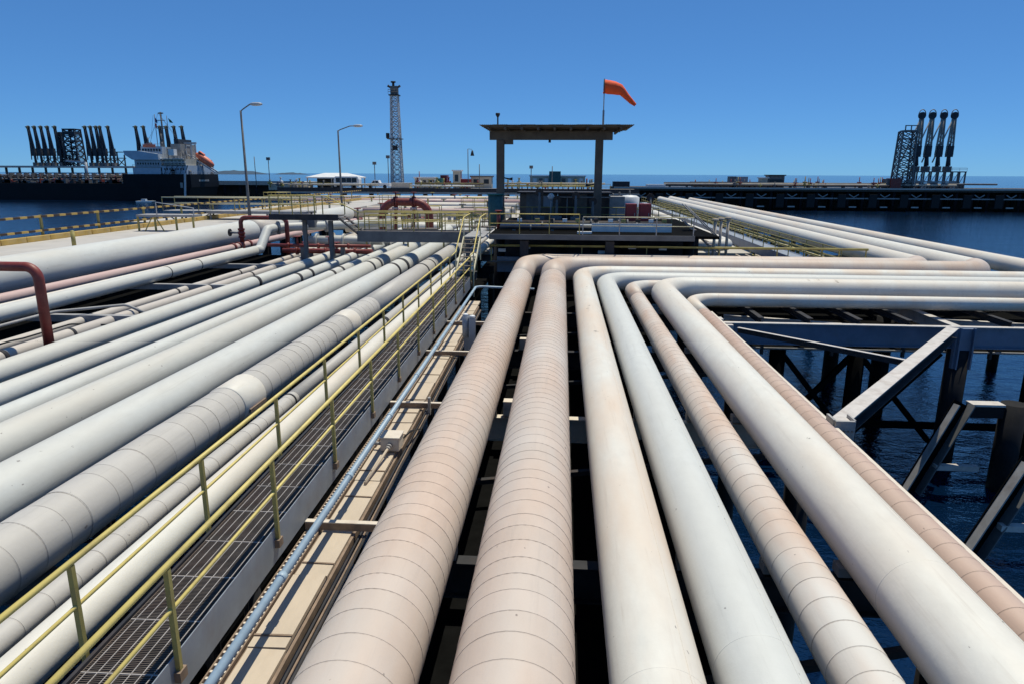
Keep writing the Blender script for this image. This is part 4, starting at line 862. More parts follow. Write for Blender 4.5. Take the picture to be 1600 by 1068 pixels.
# ================================================================== MID GROUND
def manifold_deck():
    tag(build(MB().box(-52, -6, 78, 142, 5.6, 6.3), 'jetty_deck', 'paleconc'), kind='structure')
    tag(build(MB().box(-23, -6, 57, 77.9, 5.2, 5.7), 'jetty_deck', 'paleconc'), kind='structure')
    tag(build(MB().box(9.2, 15.2, 56, 142, 5.2, 5.9), 'jetty_deck', 'paleconc'), kind='structure')
    specs = [(66, 6.9, .5, 'white', 'white header pipe low behind the red manifold'), (72, 8.2, .25, 'pinkpipe', 'thin red fire main running across behind the manifold'), (84, 7.3, .5, 'white', 'white header pipe across the pale jetty deck, nearest'), (92, 7.3, .45, 'whitedust', 'dusty white header pipe across the pale jetty deck'), (101, 7.4, .5, 'white', 'white header pipe across the pale jetty deck, middle'), (112, 7.5, .5, 'pinkpipe', 'faded red header pipe across the pale jetty deck'), (124, 7.6, .5, 'whitedust', 'dusty white header pipe close before the dark causeway')]
    for y, z, r, m, lab in specs:
        t = thing('header_pipe', lab, 'pipe', (-25, y, 6.3), group='header pipes across the jetty deck')
        x0 = -21 if y < 78 else -.40*y
        build(MB().cyl((x0, y, z), (-6.4, y, z), r, 20), 'pipe_wall', m, t)
        for k in range(6):
            x = x0+2+k*(abs(x0)-9)/5; build(MB().box(x-.15, x+.15, y-.3, y+.3, 6.3 if y > 78 else 6.0, z-r+.02), 'support', 'greysteel', t)
    rn = random.Random(11)
    labs = ['with grey handwheel', 'with yellow stem', 'with dark actuator', 'with pale bonnet']
    cols = ['red', 'greysteel', 'olive', 'midsteel']
    spots = []
    for i in range(34):
        y = rn.choice((80, 88, 96.5, 106, 117, 130)); spots.append((-7-rn.random()*(.40*y-8), y))
    for i, (x, y) in enumerate(sorted(spots, key=lambda q: q[0]/q[1])):
        c = i % 4
        z0 = 6.3; h = 1.7+rn.random()*.7
        t = thing('gate_valve', 'small gate valve %s on the pale jetty deck, %s such from the left' % (labs[c], ordinal('gv%d' % c)), 'valve', (x, y, z0), group='small gate valves on the jetty deck')
        build(MB().cyl((x-.5, y, z0+h-1.5), (x+.5, y, z0+h-1.5), .38, 12), 'body', ('red', 'greysteel', 'whitepaint', 'midsteel')[c], t)
        build(MB().cyl((x, y, z0), (x, y, z0+h-.1), .12, 8), 'stem', ('greysteel', 'yellow', 'darksteel', 'paleyellow')[c], t)
        build(MB().cyl((x, y, z0+h-.1), (x, y, z0+h), .42, 14), 'handwheel', cols[c], t)
    for i, (x, y, w, lab) in enumerate(((-36, 86, 3.2, 'olive railed access stand left on the jetty deck'), (-24, 90, 2.4, 'olive railed access stand in the middle of the jetty deck'), (-12, 82, 2.8, 'olive railed access stand close to the green vessel'), (-44, 100, 3.5, 'olive railed access stand at the roadway side'))):
        t = thing('access_stand', lab, 'platform', (x, y, 6.3), group='railed access stands')
        build(MB().box(x, x+w, y, y+1.5, 8.0, 8.1), 'deck', 'grate', t)
        for dx in (0.05, w-.05):
            for dy in (.05, 1.45): build(MB().bar((x+dx, y+dy, 6.3), (x+dx, y+dy, 7.999), .09), 'leg', 'olive', t)
        rail_run(t, (x, y, 8.1), (x+w, y, 8.1), 1.1, 1.2, 'yellow', .04); rail_run(t, (x, y+1.5, 8.1), (x+w, y+1.5, 8.1), 1.1, 1.2, 'yellow', .04)
manifold_deck()
def causeway():
    Y = 148; zt = 8.75
    tag(build(MB().box(-62, 16, Y+.3, Y+12, zt-.7, zt), 'causeway', 'paleconc'), kind='structure')
    t = thing('causeway_edge', 'dark edge beam and pale lower ledge of the causeway', 'edge beam', (-20, Y, 7))
    build(MB().box(-62, 16, Y, Y+.29, zt-.6, zt+.2), 'edge_beam', 'darksteel', t)
    build(MB().box(-62, 16, Y-.5, Y-.01, zt-1.05, zt-.7), 'ledge', 'greysteel', t)
    for x in range(-60, 16, 6): build(MB().cyl((x, Y+3, -1), (x, Y+3, zt-.71), .5, 10), 'pile', 'pile', t)
    # canopy
    a, b = at(487, 290, 156), at(565, 290, 156); zr = at(520, 277, 156).z; zk = at(520, 270.5, 156).z
    t = thing('canopy', 'white hipped canopy roof on posts by the causeway', 'canopy', ((a.x+b.x)/2, 156, zt))
    mb = MB(); n = 0; x0, x1, y0, y1 = a.x, b.x, 152.5, 160; xm = (x0+x1)/2
    mb.v = [(x0, y0, zr), (x1, y0, zr), (x1, y1, zr), (x0, y1, zr), (xm-2.6, 156, zk), (xm+2.6, 156, zk), (x0, y0, zr-.25), (x1, y0, zr-.25), (x1, y1, zr-.25), (x0, y1, zr-.25)]
    for q in ((0, 1, 5, 4), (1, 2, 5), (2, 3, 4, 5), (3, 0, 4), (0, 6, 7, 1), (1, 7, 8, 2), (2, 8, 9, 3), (3, 9, 6, 0), (9, 8, 7, 6)): mb.face(list(q))
    build(mb, 'roof', 'whitepaint', t)
    for x in (x0+.3, xm, x1-.3):
        for y in (y0+.3, y1-.3): build(MB().box(x-.1, x+.1, y-.1, y+.1, zt, zr-.251), 'post', 'greysteel', t)
    build(MB().box(x0+.6, xm-.4, 158, 158.2, zt, zr-.3), 'back_wall', 'darksteel', t)
    # minibus
    a, b = at(524, 290, 151), at(563, 290, 151); t = thing('minibus', 'white minibus with dark windows parked under the canopy edge', 'minibus', ((a.x+b.x)/2, 151, zt))
    h = at(540, 276, 151).z-zt; L0, L1 = a.x, b.x
    build(MB().prism([(L0, zt+.35), (L1, zt+.35), (L1, zt+h*.75), (L1-.3, zt+h), (L0+.35, zt+h), (L0, zt+h*.7)], 1, 150, 152), 'body', 'whitepaint', t)
    for k in range(4): w = (L1-L0-.9)/4; build(MB().box(L0+.5+k*w, L0+.42+(k+1)*w, 149.97, 149.999, zt+h*.5, zt+h*.88), 'window', 'glass', t)
    for x in (L0+1, L1-1.1): build(MB().cyl((x, 149.95, zt+.4), (x, 150.2, zt+.4), .4, 14), 'wheel', 'tyre', t)
    # pickup
    a, b = at(574, 290, 151), at(610, 290, 151); t = thing('pickup_truck', 'white pickup truck on the causeway right of the minibus', 'pickup truck', ((a.x+b.x)/2, 151, zt)); l = a.x; L = b.x-a.x
    build(MB().prism([(l, zt+.45), (l+L, zt+.45), (l+L, zt+1.15), (l+L*.58, zt+1.15), (l+L*.53, zt+1.75), (l+L*.3, zt+1.75), (l+L*.2, zt+1.15), (l, zt+1.05)], 1, 150.1, 151.9), 'body', 'whitepaint', t)
    build(MB().prism([(l+L*.25, zt+1.18), (l+L*.37, zt+1.18), (l+L*.37, zt+1.62), (l+L*.315, zt+1.62)], 1, 150.07, 150.099), 'window', 'glass', t)
    build(MB().prism([(l+L*.4, zt+1.18), (l+L*.53, zt+1.18), (l+L*.5, zt+1.62), (l+L*.4, zt+1.62)], 1, 150.07, 150.099), 'window', 'glass', t)
    for x in (l+L*.18, l+L*.8): build(MB().cyl((x, 150.05, zt+.4), (x, 150.3, zt+.4), .4, 14), 'wheel', 'tyre', t)
    # guard posts along causeway with rail
    t = thing('causeway_railing', 'olive pipe railing along the causeway', 'railing', (-40, 153, zt))
    rail_run(t, (-61, 153, zt), (-47, 153, zt), 1.2, 2.5, 'olive', .06)
    # far clutter: huts, containers, tanks
    def hut(label, px0, px1, pyt, pyb, Y, mat, roof=None, name='hut', cat='hut', depth=3, win=0):
        a, b = at(px0, pyb, Y), at(px1, pyb, Y); z1 = at(px0, pyt, Y).z; z0 = min(a.z, zt)
        t = thing(name, label, cat, ((a.x+b.x)/2, Y, z0))
        build(MB().box(a.x, b.x, Y, Y+depth, z0, z1), 'wall', mat, t)
        if roof: build(MB().box(a.x-.25, b.x+.25, Y-.25, Y+depth+.25, z1+.002, z1+.3), 'roof', roof, t)
        for k in range(win):
            w = (b.x-a.x)/win; build(MB().box(a.x+w*(k+.25), a.x+w*(k+.75), Y-.04, Y-.002, z0+(z1-z0)*.4, z0+(z1-z0)*.8), 'window', 'glass', t)
        return t
    hut('beige flat-roofed hut right of the lattice tower', 648, 678, 279, 292, 158, 'beige', 'whitepaint', win=3)
    hut('small green container between beige hut and red box', 680, 690, 279, 290, 160, 'green', name='container', cat='container')
    hut('small dark red container on the causeway', 688, 698, 274, 282, 164, 'redbright', name='container', cat='container')
    t = hut('slim pale guard tower with white cap on the causeway', 708, 719, 268, 292, 157, 'beige', 'whitepaint', name='guard_tower', cat='tower', win=1)
    hut('dark red container right of the guard tower', 720, 734, 280, 292, 158, 'redbright', name='container', cat='container')
    hut('cluttered beige equipment cabin left of the shelter post', 736, 768, 277, 293, 161, 'beige', 'midsteel', name='cabin', cat='cabin', win=2)
    t = hut('long pale arcaded building seen below the shelter beam', 828, 914, 276, 292, 190, 'beige', 'whitepaint', name='arcade_building', cat='building', depth=6)
    for k in range(9):
        a = at(833+k*9, 290, 190); build(MB().box(a.x, a.x+.95, 189.9, 189.998, zt, at(850, 279, 190).z), 'bay', 'whitepaint' if k % 2 == 0 else 'midsteel', t)
    hut('dark green machinery cabin on the arcaded roof line', 858, 876, 268, 277, 188, 'darkgreen', name='cabin', cat='cabin')
    hut('low pale wall of equipment between canopy and tower', 610, 640, 286, 293, 158, 'paleconc', name='low_wall', cat='wall')
    hut('low beige block left of the canopy', 420, 482, 287, 297, 157, 'beige', name='low_wall', cat='wall')
    rn = random.Random(4)
    for i, px in enumerate(sorted([rn.choice((rn.uniform(640, 770), rn.uniform(790, 930), rn.uniform(420, 486))) for _ in range(34)])):
        q = at(px, 292, 153+rn.random()*4); h = rn.uniform(.8, 2.4)
        c = i % 4; mm = ('olive', 'midsteel', 'red', 'whitepaint')[c]
        t = thing('pipe_stub', ('olive', 'dark grey', 'red', 'white')[c]+' pipe stub on the causeway, %s of its colour from the left' % ordinal('ps%d' % c), 'pipe', (q.x, q.y, zt), group=('olive', 'dark grey', 'red', 'white')[c]+' pipe stubs on the causeway')
        build(MB().cyl((q.x, q.y, zt), (q.x, q.y, zt+h), .16, 8).cyl((q.x-.5, q.y, zt+h*.6), (q.x+.5, q.y, zt+h*.6), .22, 8).cyl((q.x, q.y, zt+h), (q.x, q.y, zt+h+.1), .35, 8), 'stub', mm, t)
    # thin poles with heads
    for px, pt, pb, lab, hd in ((397, 245, 292, 'thin bare pole left of the lamp post with square head', 0), (419, 250, 292, 'pole with square dark head between the street lamps', 1), (585, 257, 290, 'pole with lantern left of the lattice tower', 1), (606, 247, 290, 'pole with square head close beside the lattice tower', 1), (731, 233, 290, 'thin pole with hanging dark cone near the shelter', 2), (749, 257, 290, 'short thin mast left of the shelter post', 0), (830, 263, 290, 'mast with box head under the shelter beam', 1), (655, 268, 292, 'red mast on the causeway right of the tower', 0), (863, 260, 280, 'thin mast on the green cabin', 0)):
        q = at(px, pt, 158); t = thing('mast', lab, 'mast', (q.x, 158, zt))
        build(MB().cyl((q.x, 158, zt), (q.x, 158, q.z), .09, 8), 'pole', 'red' if 'red mast' in lab else 'midsteel', t)
        if hd == 1: build(MB().box(q.x-.4, q.x+.4, 157.8, 158.2, q.z-.1, q.z+.55), 'head', 'midsteel', t)
        if hd == 2: build(MB().tube([(q.x+.1, 158, q.z), (q.x+1.0, 158, q.z-.1)], .05, 6), 'arm', 'midsteel', t); build(MB().tube([(q.x+1.0, 158, q.z-.3), (q.x+1.0, 158, q.z-1.5)], [.15, .45], 10), 'cone', 'darksteel', t)
causeway()
def causeway_lines():
    rn = random.Random(31); Y = 149.4
    for k, (x0, x1, z, m, lab) in enumerate(((-60, -40, 9.6, 'beige', 'beige pipe along the causeway left of the canopy'), (-33, -19, 9.4, 'whitepaint', 'white pipe along the causeway right of the pickup truck'), (-32, -17, 9.9, 'brown', 'brown pipe along the causeway right of the pickup truck'), (-12, 8, 9.5, 'olive', 'olive pipe along the causeway seen under the shelter'), (-13, 9, 10.0, 'beige', 'beige pipe along the causeway seen under the shelter'))):
        t = thing('causeway_pipe', lab, 'pipe', (x0, Y+k*.4, 8.75)); build(MB().cyl((x0, Y+k*.4, z), (x1, Y+k*.4, z), .2, 10), 'pipe_wall', m, t)
        n = int((x1-x0)/2.2)
        for j in range(n): x = x0+1+2.2*j; build(MB().box(x-.12, x+.12, Y+k*.4-.15, Y+k*.4+.15, 8.752, z-.15), 'support', 'midsteel', t)
        for j in range(n//2):
            x = x0+rn.uniform(.5, x1-x0-.5); build(MB().cyl((x, Y+k*.4, z), (x, Y+k*.4, z+rn.uniform(.4, 1.1)), .16, 8), 'branch', ('olive', 'midsteel', 'red')[j % 3], t)
    for k, (x0, x1, lab) in enumerate(((-33, -17, 'pale yellow railing along the causeway by the huts'), (-14, 10, 'pale yellow railing along the causeway under the shelter'))):
        t = thing('causeway_railing', lab, 'railing', (x0, 148.6, 8.75)); rail_run(t, (x0, 148.9, 8.752), (x1, 148.9, 8.752), 1.2, 2.4, 'olive', .05)
causeway_lines()
def lattice(root, x0, x1, y0, y1, z0, z1, top=.8, bays=10, w=.14, mat='lattice'):
    cx, cy = (x0+x1)/2, (y0+y1)/2
    def c(i, j, f):
        s = 1+(top-1)*f; return Vector((cx+(x1-cx)*s*i, cy+(y1-cy)*s*j, z0+(z1-z0)*f))
    cor = ((-1, -1), (1, -1), (1, 1), (-1, 1)); dg = MB(); hz = MB()
    for (i, j) in cor: build(MB().bar(c(i, j, 0), c(i, j, 1), w*1.3), 'leg', mat, root)
    for k in range(bays):
        f0, f1 = k/bays, (k+1)/bays
        for q in range(4):
            a, b = cor[q], cor[(q+1) % 4]
            dg.bar(c(*a, f0), c(*b, f1), w*.7); dg.bar(c(*b, f0), c(*a, f1), w*.7); hz.bar(c(*a, f1), c(*b, f1), w*.8)
    build(dg, 'diagonal_bracing', mat, root); build(hz, 'ring_bracing', mat, root)
def tower():
    Y = 172; zb = 8.7; a, b = at(612.5, 276, Y).x, at(629, 276, Y).x; zt = at(620, 150, Y).z; cx = (a+b)/2
    t = thing('lattice_tower', 'tall grey lattice tower with monitor platform on top', 'tower', (cx, Y, zb))
    lattice(t, a, b, Y-1.2, Y+1.2, zb, zt, .62, 18, .2)
    build(MB().box(cx-1.2, cx+1.2, Y-1.2, Y+1.2, zt, zt+.25), 'top_platform', 'darksteel', t)
    rail_run(t, (cx-1.25, Y-1.2, zt+.25), (cx+1.25, Y-1.2, zt+.25), 1.1, .8, 'midsteel', .07, 'midsteel')
    build(MB().box(cx-.85, cx+.9, Y-.6, Y+.6, zt+.252, zt+2.2), 'monitor_housing', 'midsteel', t)
    build(MB().tube([(cx-1.5, Y-.4, zt+2.3), (cx-.4, Y, zt+1.6)], [.3, .18], 8).tube([(cx+1.5, Y-.4, zt+2.2), (cx+.4, Y, zt+1.6)], [.3, .18], 8), 'floodlight', 'darksteel', t)
    build(MB().cyl((cx-.2, Y, zt+2.2), (cx-.2, Y, zt+3.0), .3, 8).tube([(cx-.2, Y, zt+3.0), (cx-.2, Y, zt+3.3)], .6, 10), 'top_drum', 'darksteel', t)
    zm = at(620, 218, Y).z
    build(MB().box(a-.6, b+.2, Y-1.4, Y+1.4, zm, zm+.2), 'mid_platform', 'midsteel', t)
    build(MB().box(a-.75, a-.1, Y-1.5, Y-.5, zm+.2, zm+1.4), 'side_box', 'darksteel', t)
    build(MB().box(cx-.6, cx+.6, Y-1.45, Y-1.2, zm-2.6, zm-1.5), 'sign_box', 'darksteel', t)
tower()
# ================================================================== RIGHT SIDE RACK WALKWAY
def right_rack():
    t = thing('rack_walkway', 'grey railed walkway along the white pipes leading to the far jetty', 'walkway', (15.5, 42, 6.6))
    build(MB().box(15.4, 16.6, 42, 140, 6.5, 6.62), 'deck', 'bluegrey', t); build(MB().box(15.34, 15.398, 42, 140, 5.95, 6.66), 'side_plate', 'girder', t)
    rail_run(t, (15.45, 42, 6.62), (15.45, 138, 6.62), 1.1, 3.0, 'olive', .035); rail_run(t, (16.6, 42, 6.62), (16.6, 138, 6.62), 1.1, 3.0, 'olive', .035)
    t = thing('rack_truss', 'olive truss rack carrying three white pipes to the far jetty', 'truss', (18.5, 42, 5))
    for x in (18.6, 19.4):
        build(MB().box(x-.08, x+.08, 42, 142, 6.2, 6.36), 'chord', 'olive', t); build(MB().box(x-.08, x+.08, 42, 142, 4.3, 4.46), 'chord', 'olive', t)
        mb = MB(); y = 42
        while y < 140: mb.bar((x, y, 4.4), (x, y+1.5, 6.25), .12).bar((x, y+1.5, 6.25), (x, y+3, 4.4), .12); y += 3
        build(mb, 'web_bracing', 'olive', t)
    for y in range(44, 142, 8):
        build(MB().ibeam((18.2, y, 6.12), (28.4, y, 6.12), .3, .3, .03), 'crossbeam', 'greysteel', t)
        for x in (19, 27.5): build(MB().cyl((x, y, -1), (x, y, 5.95), .3, 12), 'pile', 'pile', t)
    t = thing('elbow_pipe', 'white pipe with a square elbow beside the red cabinets', 'pipe', (12, 52, 6))
    build(MB().tube(bend([(5.5, 51.0, 7.0), (12.2, 51.0, 7.0), (12.2, 135, 7.0)], 1.1, 8), .42, 24), 'pipe_wall', 'white', t)
    t = thing('deck_pipe', 'slim white pipe left of the square elbow pipe', 'pipe', (10.5, 55, 6)); build(MB().cyl((10.4, 55, 7.0), (10.4, 138, 7.0), .35, 20), 'pipe_wall', 'white', t)
    for x, lab in ((12.6, 'thin pale rod line nearest the elbow pipe'), (13.3, 'thin pale rod line between elbow pipe and walkway'), (14.0, 'thin pale rod line beside the grey walkway')):
        t = thing('rod_line', lab, 'pipe', (x, 42, 6.3), group='thin pale rod lines'); build(MB().cyl((x, 41.8, 6.4), (x, 50.6, 6.4), .05, 8), 'rod', 'cream', t)
    t = thing('stair', 'grey stair with handrail coming down beside the red cabinets', 'stair', (8.5, 46, 8))
    for y in (44.0, 45.0): build(MB().bar((7.6, y, 9.2), (9.8, y, 7.2), .06, .22, (0, 1, 0)), 'stringer', 'greysteel', t)
    for k in range(8): build(MB().box(7.7+.26*k, 7.94+.26*k, 44.05, 44.95, 9.05-.23*k, 9.08-.23*k), 'tread', 'grate', t)
    for y in (44.0, 45.0): build(MB().tube([(7.6, y, 10.2), (9.8, y, 8.2)], .035, 8), 'handrail', 'greysteel', t)
    for k, (x, lab) in enumerate(((10.2, 'pale standpipe right of the stair, first'), (10.8, 'pale standpipe right of the stair, second'), (11.5, 'pale standpipe right of the stair, third'))):
        t = thing('standpipe', lab, 'pipe', (x, 47+k, 5.9), group='pale standpipes by the stair'); build(MB().cyl((x, 47+k, 5.9), (x, 47+k, 9.0), .1, 10).cyl((x, 47+k, 9.0), (x, 47+k, 9.15), .2, 10), 'tube', 'cream', t)
right_rack()
# ================================================================== FAR JETTY (right) + LOADING ARMS
def far_jetty():
    Y = 250; z = 7.6; x0, x1 = 18, 330
    t = thing('far_jetty', 'long dark concrete jetty with fenders across the water', 'jetty', (150, Y, 0))
    build(MB().box(x0, x1, Y, Y+22, z-1.1, z), 'deck', 'darkconc', t)
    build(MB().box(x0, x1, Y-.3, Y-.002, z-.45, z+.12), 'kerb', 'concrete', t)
    fp = fw = ff = fv = None; x = x0+3; k = 0
    while x < x1-4:
        for dx in (0, 5.2):
            if fp is None:
                fp = build(MB().cyl((0, 0, -1), (0, 0, z-1.102), .55, 10), 'pile', 'pile', t, local=True); fp.location = Vector((x, Y+1.2, 0))-ORG[t]
            else: inst(fp, t, Vector((x+dx, Y+1.2, 0))-ORG[t])
        inst(fp, t, Vector((x+2.5, Y+9, 0))-ORG[t]); inst(fp, t, Vector((x+5, Y+17, 0))-ORG[t])
        if fw is None:
            fw = build(MB().box(0, 10.2, -.9, -.5, 4.0, 4.4), 'fender_wale', 'greysteel', t, local=True); fw.location = Vector((x, Y, 0))-ORG[t]
            ff = build(MB().box(1.2, 3.8, -1.5, -.91, 1.2, 5.6).box(1.0, 4.0, -.89, -.5, 1.0, 1.6), 'fender_panel', 'black', t, local=True); ff.location = Vector((x, Y, 0))-ORG[t]
            fv = build(MB().bar((5.0, -.7, 5.6), (6.6, -.7, 4.6), .28).bar((8.2, -.7, 5.6), (6.6, -.7, 4.6), .28), 'knee_brace', 'greysteel', t, local=True); fv.location = Vector((x, Y, 0))-ORG[t]
            fl = build(MB().box(5.4, 7.8, -.9, -.5, 1.1, 1.5), 'low_wale', 'flange', t, local=True); fl.location = Vector((x, Y, 0))-ORG[t]
        else:
            for s in (fw, ff, fv, fl): inst(s, t, Vector((x, Y, 0))-ORG[t])
        x += 10.4; k += 1
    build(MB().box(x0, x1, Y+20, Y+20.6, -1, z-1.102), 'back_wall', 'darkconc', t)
    # things on the jetty
    def blk(label, px0, px1, pyt, mat, name, cat, roof=None, Yd=256, d=4, legs=False):
        a, b = at(px0, 288, Yd), at(px1, 288, Yd); z1 = at((px0+px1)/2, pyt, Yd).z
        o = thing(name, label, cat, ((a.x+b.x)/2, Yd, z))
        zz = z if not legs else z+(z1-z)*.45
        build(MB().box(a.x, b.x, Yd, Yd+d, zz, z1), 'wall', mat, o)
        if roof: build(MB().box(a.x-.4, b.x+.4, Yd-.4, Yd+d+.4, z1+.002, z1+.35), 'roof', roof, o)
        if legs:
            for x in (a.x+.3, b.x-.3): build(MB().box(x-.15, x+.15, Yd+.1, Yd+.4, z, zz-.002), 'leg', mat, o)
        return o
    o = blk('grey control hut with dark flat roof on the far jetty', 1200, 1225, 275, 'midsteel', 'control_hut', 'hut', 'darksteel')
    build(MB().box(at(1200, 288, 256).x+.5, at(1225, 288, 256).x-.5, 255.9, 255.998, z+1.6, z+2.9), 'window', 'glass', o)
    blk('small pale kiosk left of the grey control hut', 1189, 1199, 279, 'beige', 'kiosk', 'hut', 'whitepaint')
    blk('long low beige pipe way on the far jetty', 1083, 1186, 286, 'beige', 'pipe_way', 'pipe rack', 'midsteel')
    blk('small dark equipment block above the long pipe way', 1140, 1150, 276, 'midsteel', 'equipment_block', 'equipment')
    blk('wide blue-grey equipment block above the long pipe way', 1152, 1168, 276.5, 'bluegrey', 'equipment_block', 'equipment', Yd=259)
    blk('red container at the foot of the loading tower', 1392, 1408, 279, 'red', 'container', 'container', Yd=252)
    blk('dark box left of the red container', 1386, 1391.5, 280, 'midsteel', 'equipment_block', 'equipment', Yd=253)
    blk('white covered boat launch on the water edge of the far jetty', 1011, 1040, 288.5, 'whitepaint', 'launch_cover', 'cover', Yd=251)
    blk('dark machinery block at the left end of the far jetty', 958, 984, 284, 'darksteel', 'equipment_block', 'equipment', Yd=250.5)
    rn = random.Random(9)
    for i, px in enumerate(sorted([rn.choice((rn.uniform(1085, 1290), rn.uniform(1230, 1290), rn.uniform(1335, 1385))) for _ in range(46)])):
        q = at(px, 290, 252+rn.random()*5); h = rn.uniform(1.0, 4.0); c = i % 3
        o = thing('deck_fitting', ('olive', 'red', 'grey')[c]+' upright pipe fitting on the far jetty, %s of its colour from the left' % ordinal('fj%d' % c), 'pipe', (q.x, q.y, z), group=('olive', 'red', 'grey')[c]+' pipe fittings on the far jetty')
        build(MB().cyl((q.x, q.y, z), (q.x, q.y, z+h), .14, 6).cyl((q.x-.7, q.y, z+h*.5), (q.x+.7, q.y, z+h*.5), .25, 6).cyl((q.x, q.y, z+h*.2), (q.x, q.y, z+h*.4), .4, 6), 'fitting', ('olive', 'red', 'midsteel')[c], o)
far_jetty()
def jetty_lines():
    for k, (y, z, r, m, lab) in enumerate(((252.4, 8.3, .3, 'brown', 'brown pipe lying along the far jetty edge'), (253.3, 8.7, .35, 'beige', 'beige pipe lying along the far jetty'), (254.2, 9.1, .3, 'midsteel', 'dark grey pipe raised along the far jetty'))):
        t = thing('jetty_pipe', lab, 'pipe', (150, y, 7.6)); build(MB().cyl((36, y, z), (122+14*k, y, z), r, 8), 'pipe_wall', m, t)
        for x in range(38, 120, 6): build(MB().box(x-.2, x+.2, y-.3, y+.3, 7.602, z-r+.05), 'support', 'midsteel', t)
jetty_lines()
def make_arm(h, s, lean, big):
    """marine loading arm, local frame, base at origin, leaning towards +X at the top by lean*h"""
    t = thing('marine_loader', 'loading arm', 'loading arm', (0, 0, 0)); L = True
    k = lean*h
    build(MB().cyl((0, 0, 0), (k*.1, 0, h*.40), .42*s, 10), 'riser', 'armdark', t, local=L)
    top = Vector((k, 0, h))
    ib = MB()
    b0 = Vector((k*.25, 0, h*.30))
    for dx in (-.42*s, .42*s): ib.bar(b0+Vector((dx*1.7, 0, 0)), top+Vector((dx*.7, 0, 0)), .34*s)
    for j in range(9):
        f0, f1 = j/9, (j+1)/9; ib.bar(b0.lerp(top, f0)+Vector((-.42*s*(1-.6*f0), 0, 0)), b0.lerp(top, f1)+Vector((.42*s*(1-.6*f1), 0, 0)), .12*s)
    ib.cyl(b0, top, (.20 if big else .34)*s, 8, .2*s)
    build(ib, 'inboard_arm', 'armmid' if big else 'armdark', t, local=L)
    e = Vector((k*.2-1.6*s*(2.2 if big else .8), 0, h*.16))
    build(MB().cyl(top, e, .16*s, 8), 'outboard_arm', 'armpale' if big else 'armdark', t, local=L)
    if big: build(MB().cyl(top+Vector((0, -.25*s, 0)), top+Vector((0, .25*s, 0)), .8*s, 16).cyl(top+Vector((0, -.3*s, 0)), top+Vector((0, .3*s, 0)), .3*s, 8), 'sheave', 'armdark', t, local=L)
    else: build(MB().cyl(top+Vector((-.2*s, 0, 0)), top+Vector((.2*s, 0, 0)), .75*s, 12).box(top.x-1.0*s, top.x+.7*s, -.2, .2, h+.1*s, h+.45*s), 'sheave', 'armolive', t, local=L)
    if big:
        mb = MB(); pts = [top+Vector((.8*s*math.cos(a), 0, 1.25*s*math.sin(a)+.1*s)) for a in [math.pi*j/8 for j in range(9)]]
        mb.tube(pts, .1*s, 6); build(mb, 'sheave_guard', 'armpale', t, local=L)
    build(MB().box(k*.15-.62*s, k*.15+.62*s, -.6*s, .6*s, h*.26, h*.46), 'counterweight', 'armdark', t, local=L)
    build(MB().bar((k*.15+.5*s, 0, h*.1), (k*.35-.2*s, 0, h*.5), .3*s), 'strut', 'armdark', t, local=L)
    build(MB().box(-.6*s, .6*s, -.9*s, .9*s, 0, h*.09), 'base_block', 'midsteel', t, local=L)
    return t
def place_arm(src, used, p, label, group):
    o = src if not used[0] else copy_tree(src); used[0] = True
    o.location = p; o['label'] = label; o['group'] = group; return o
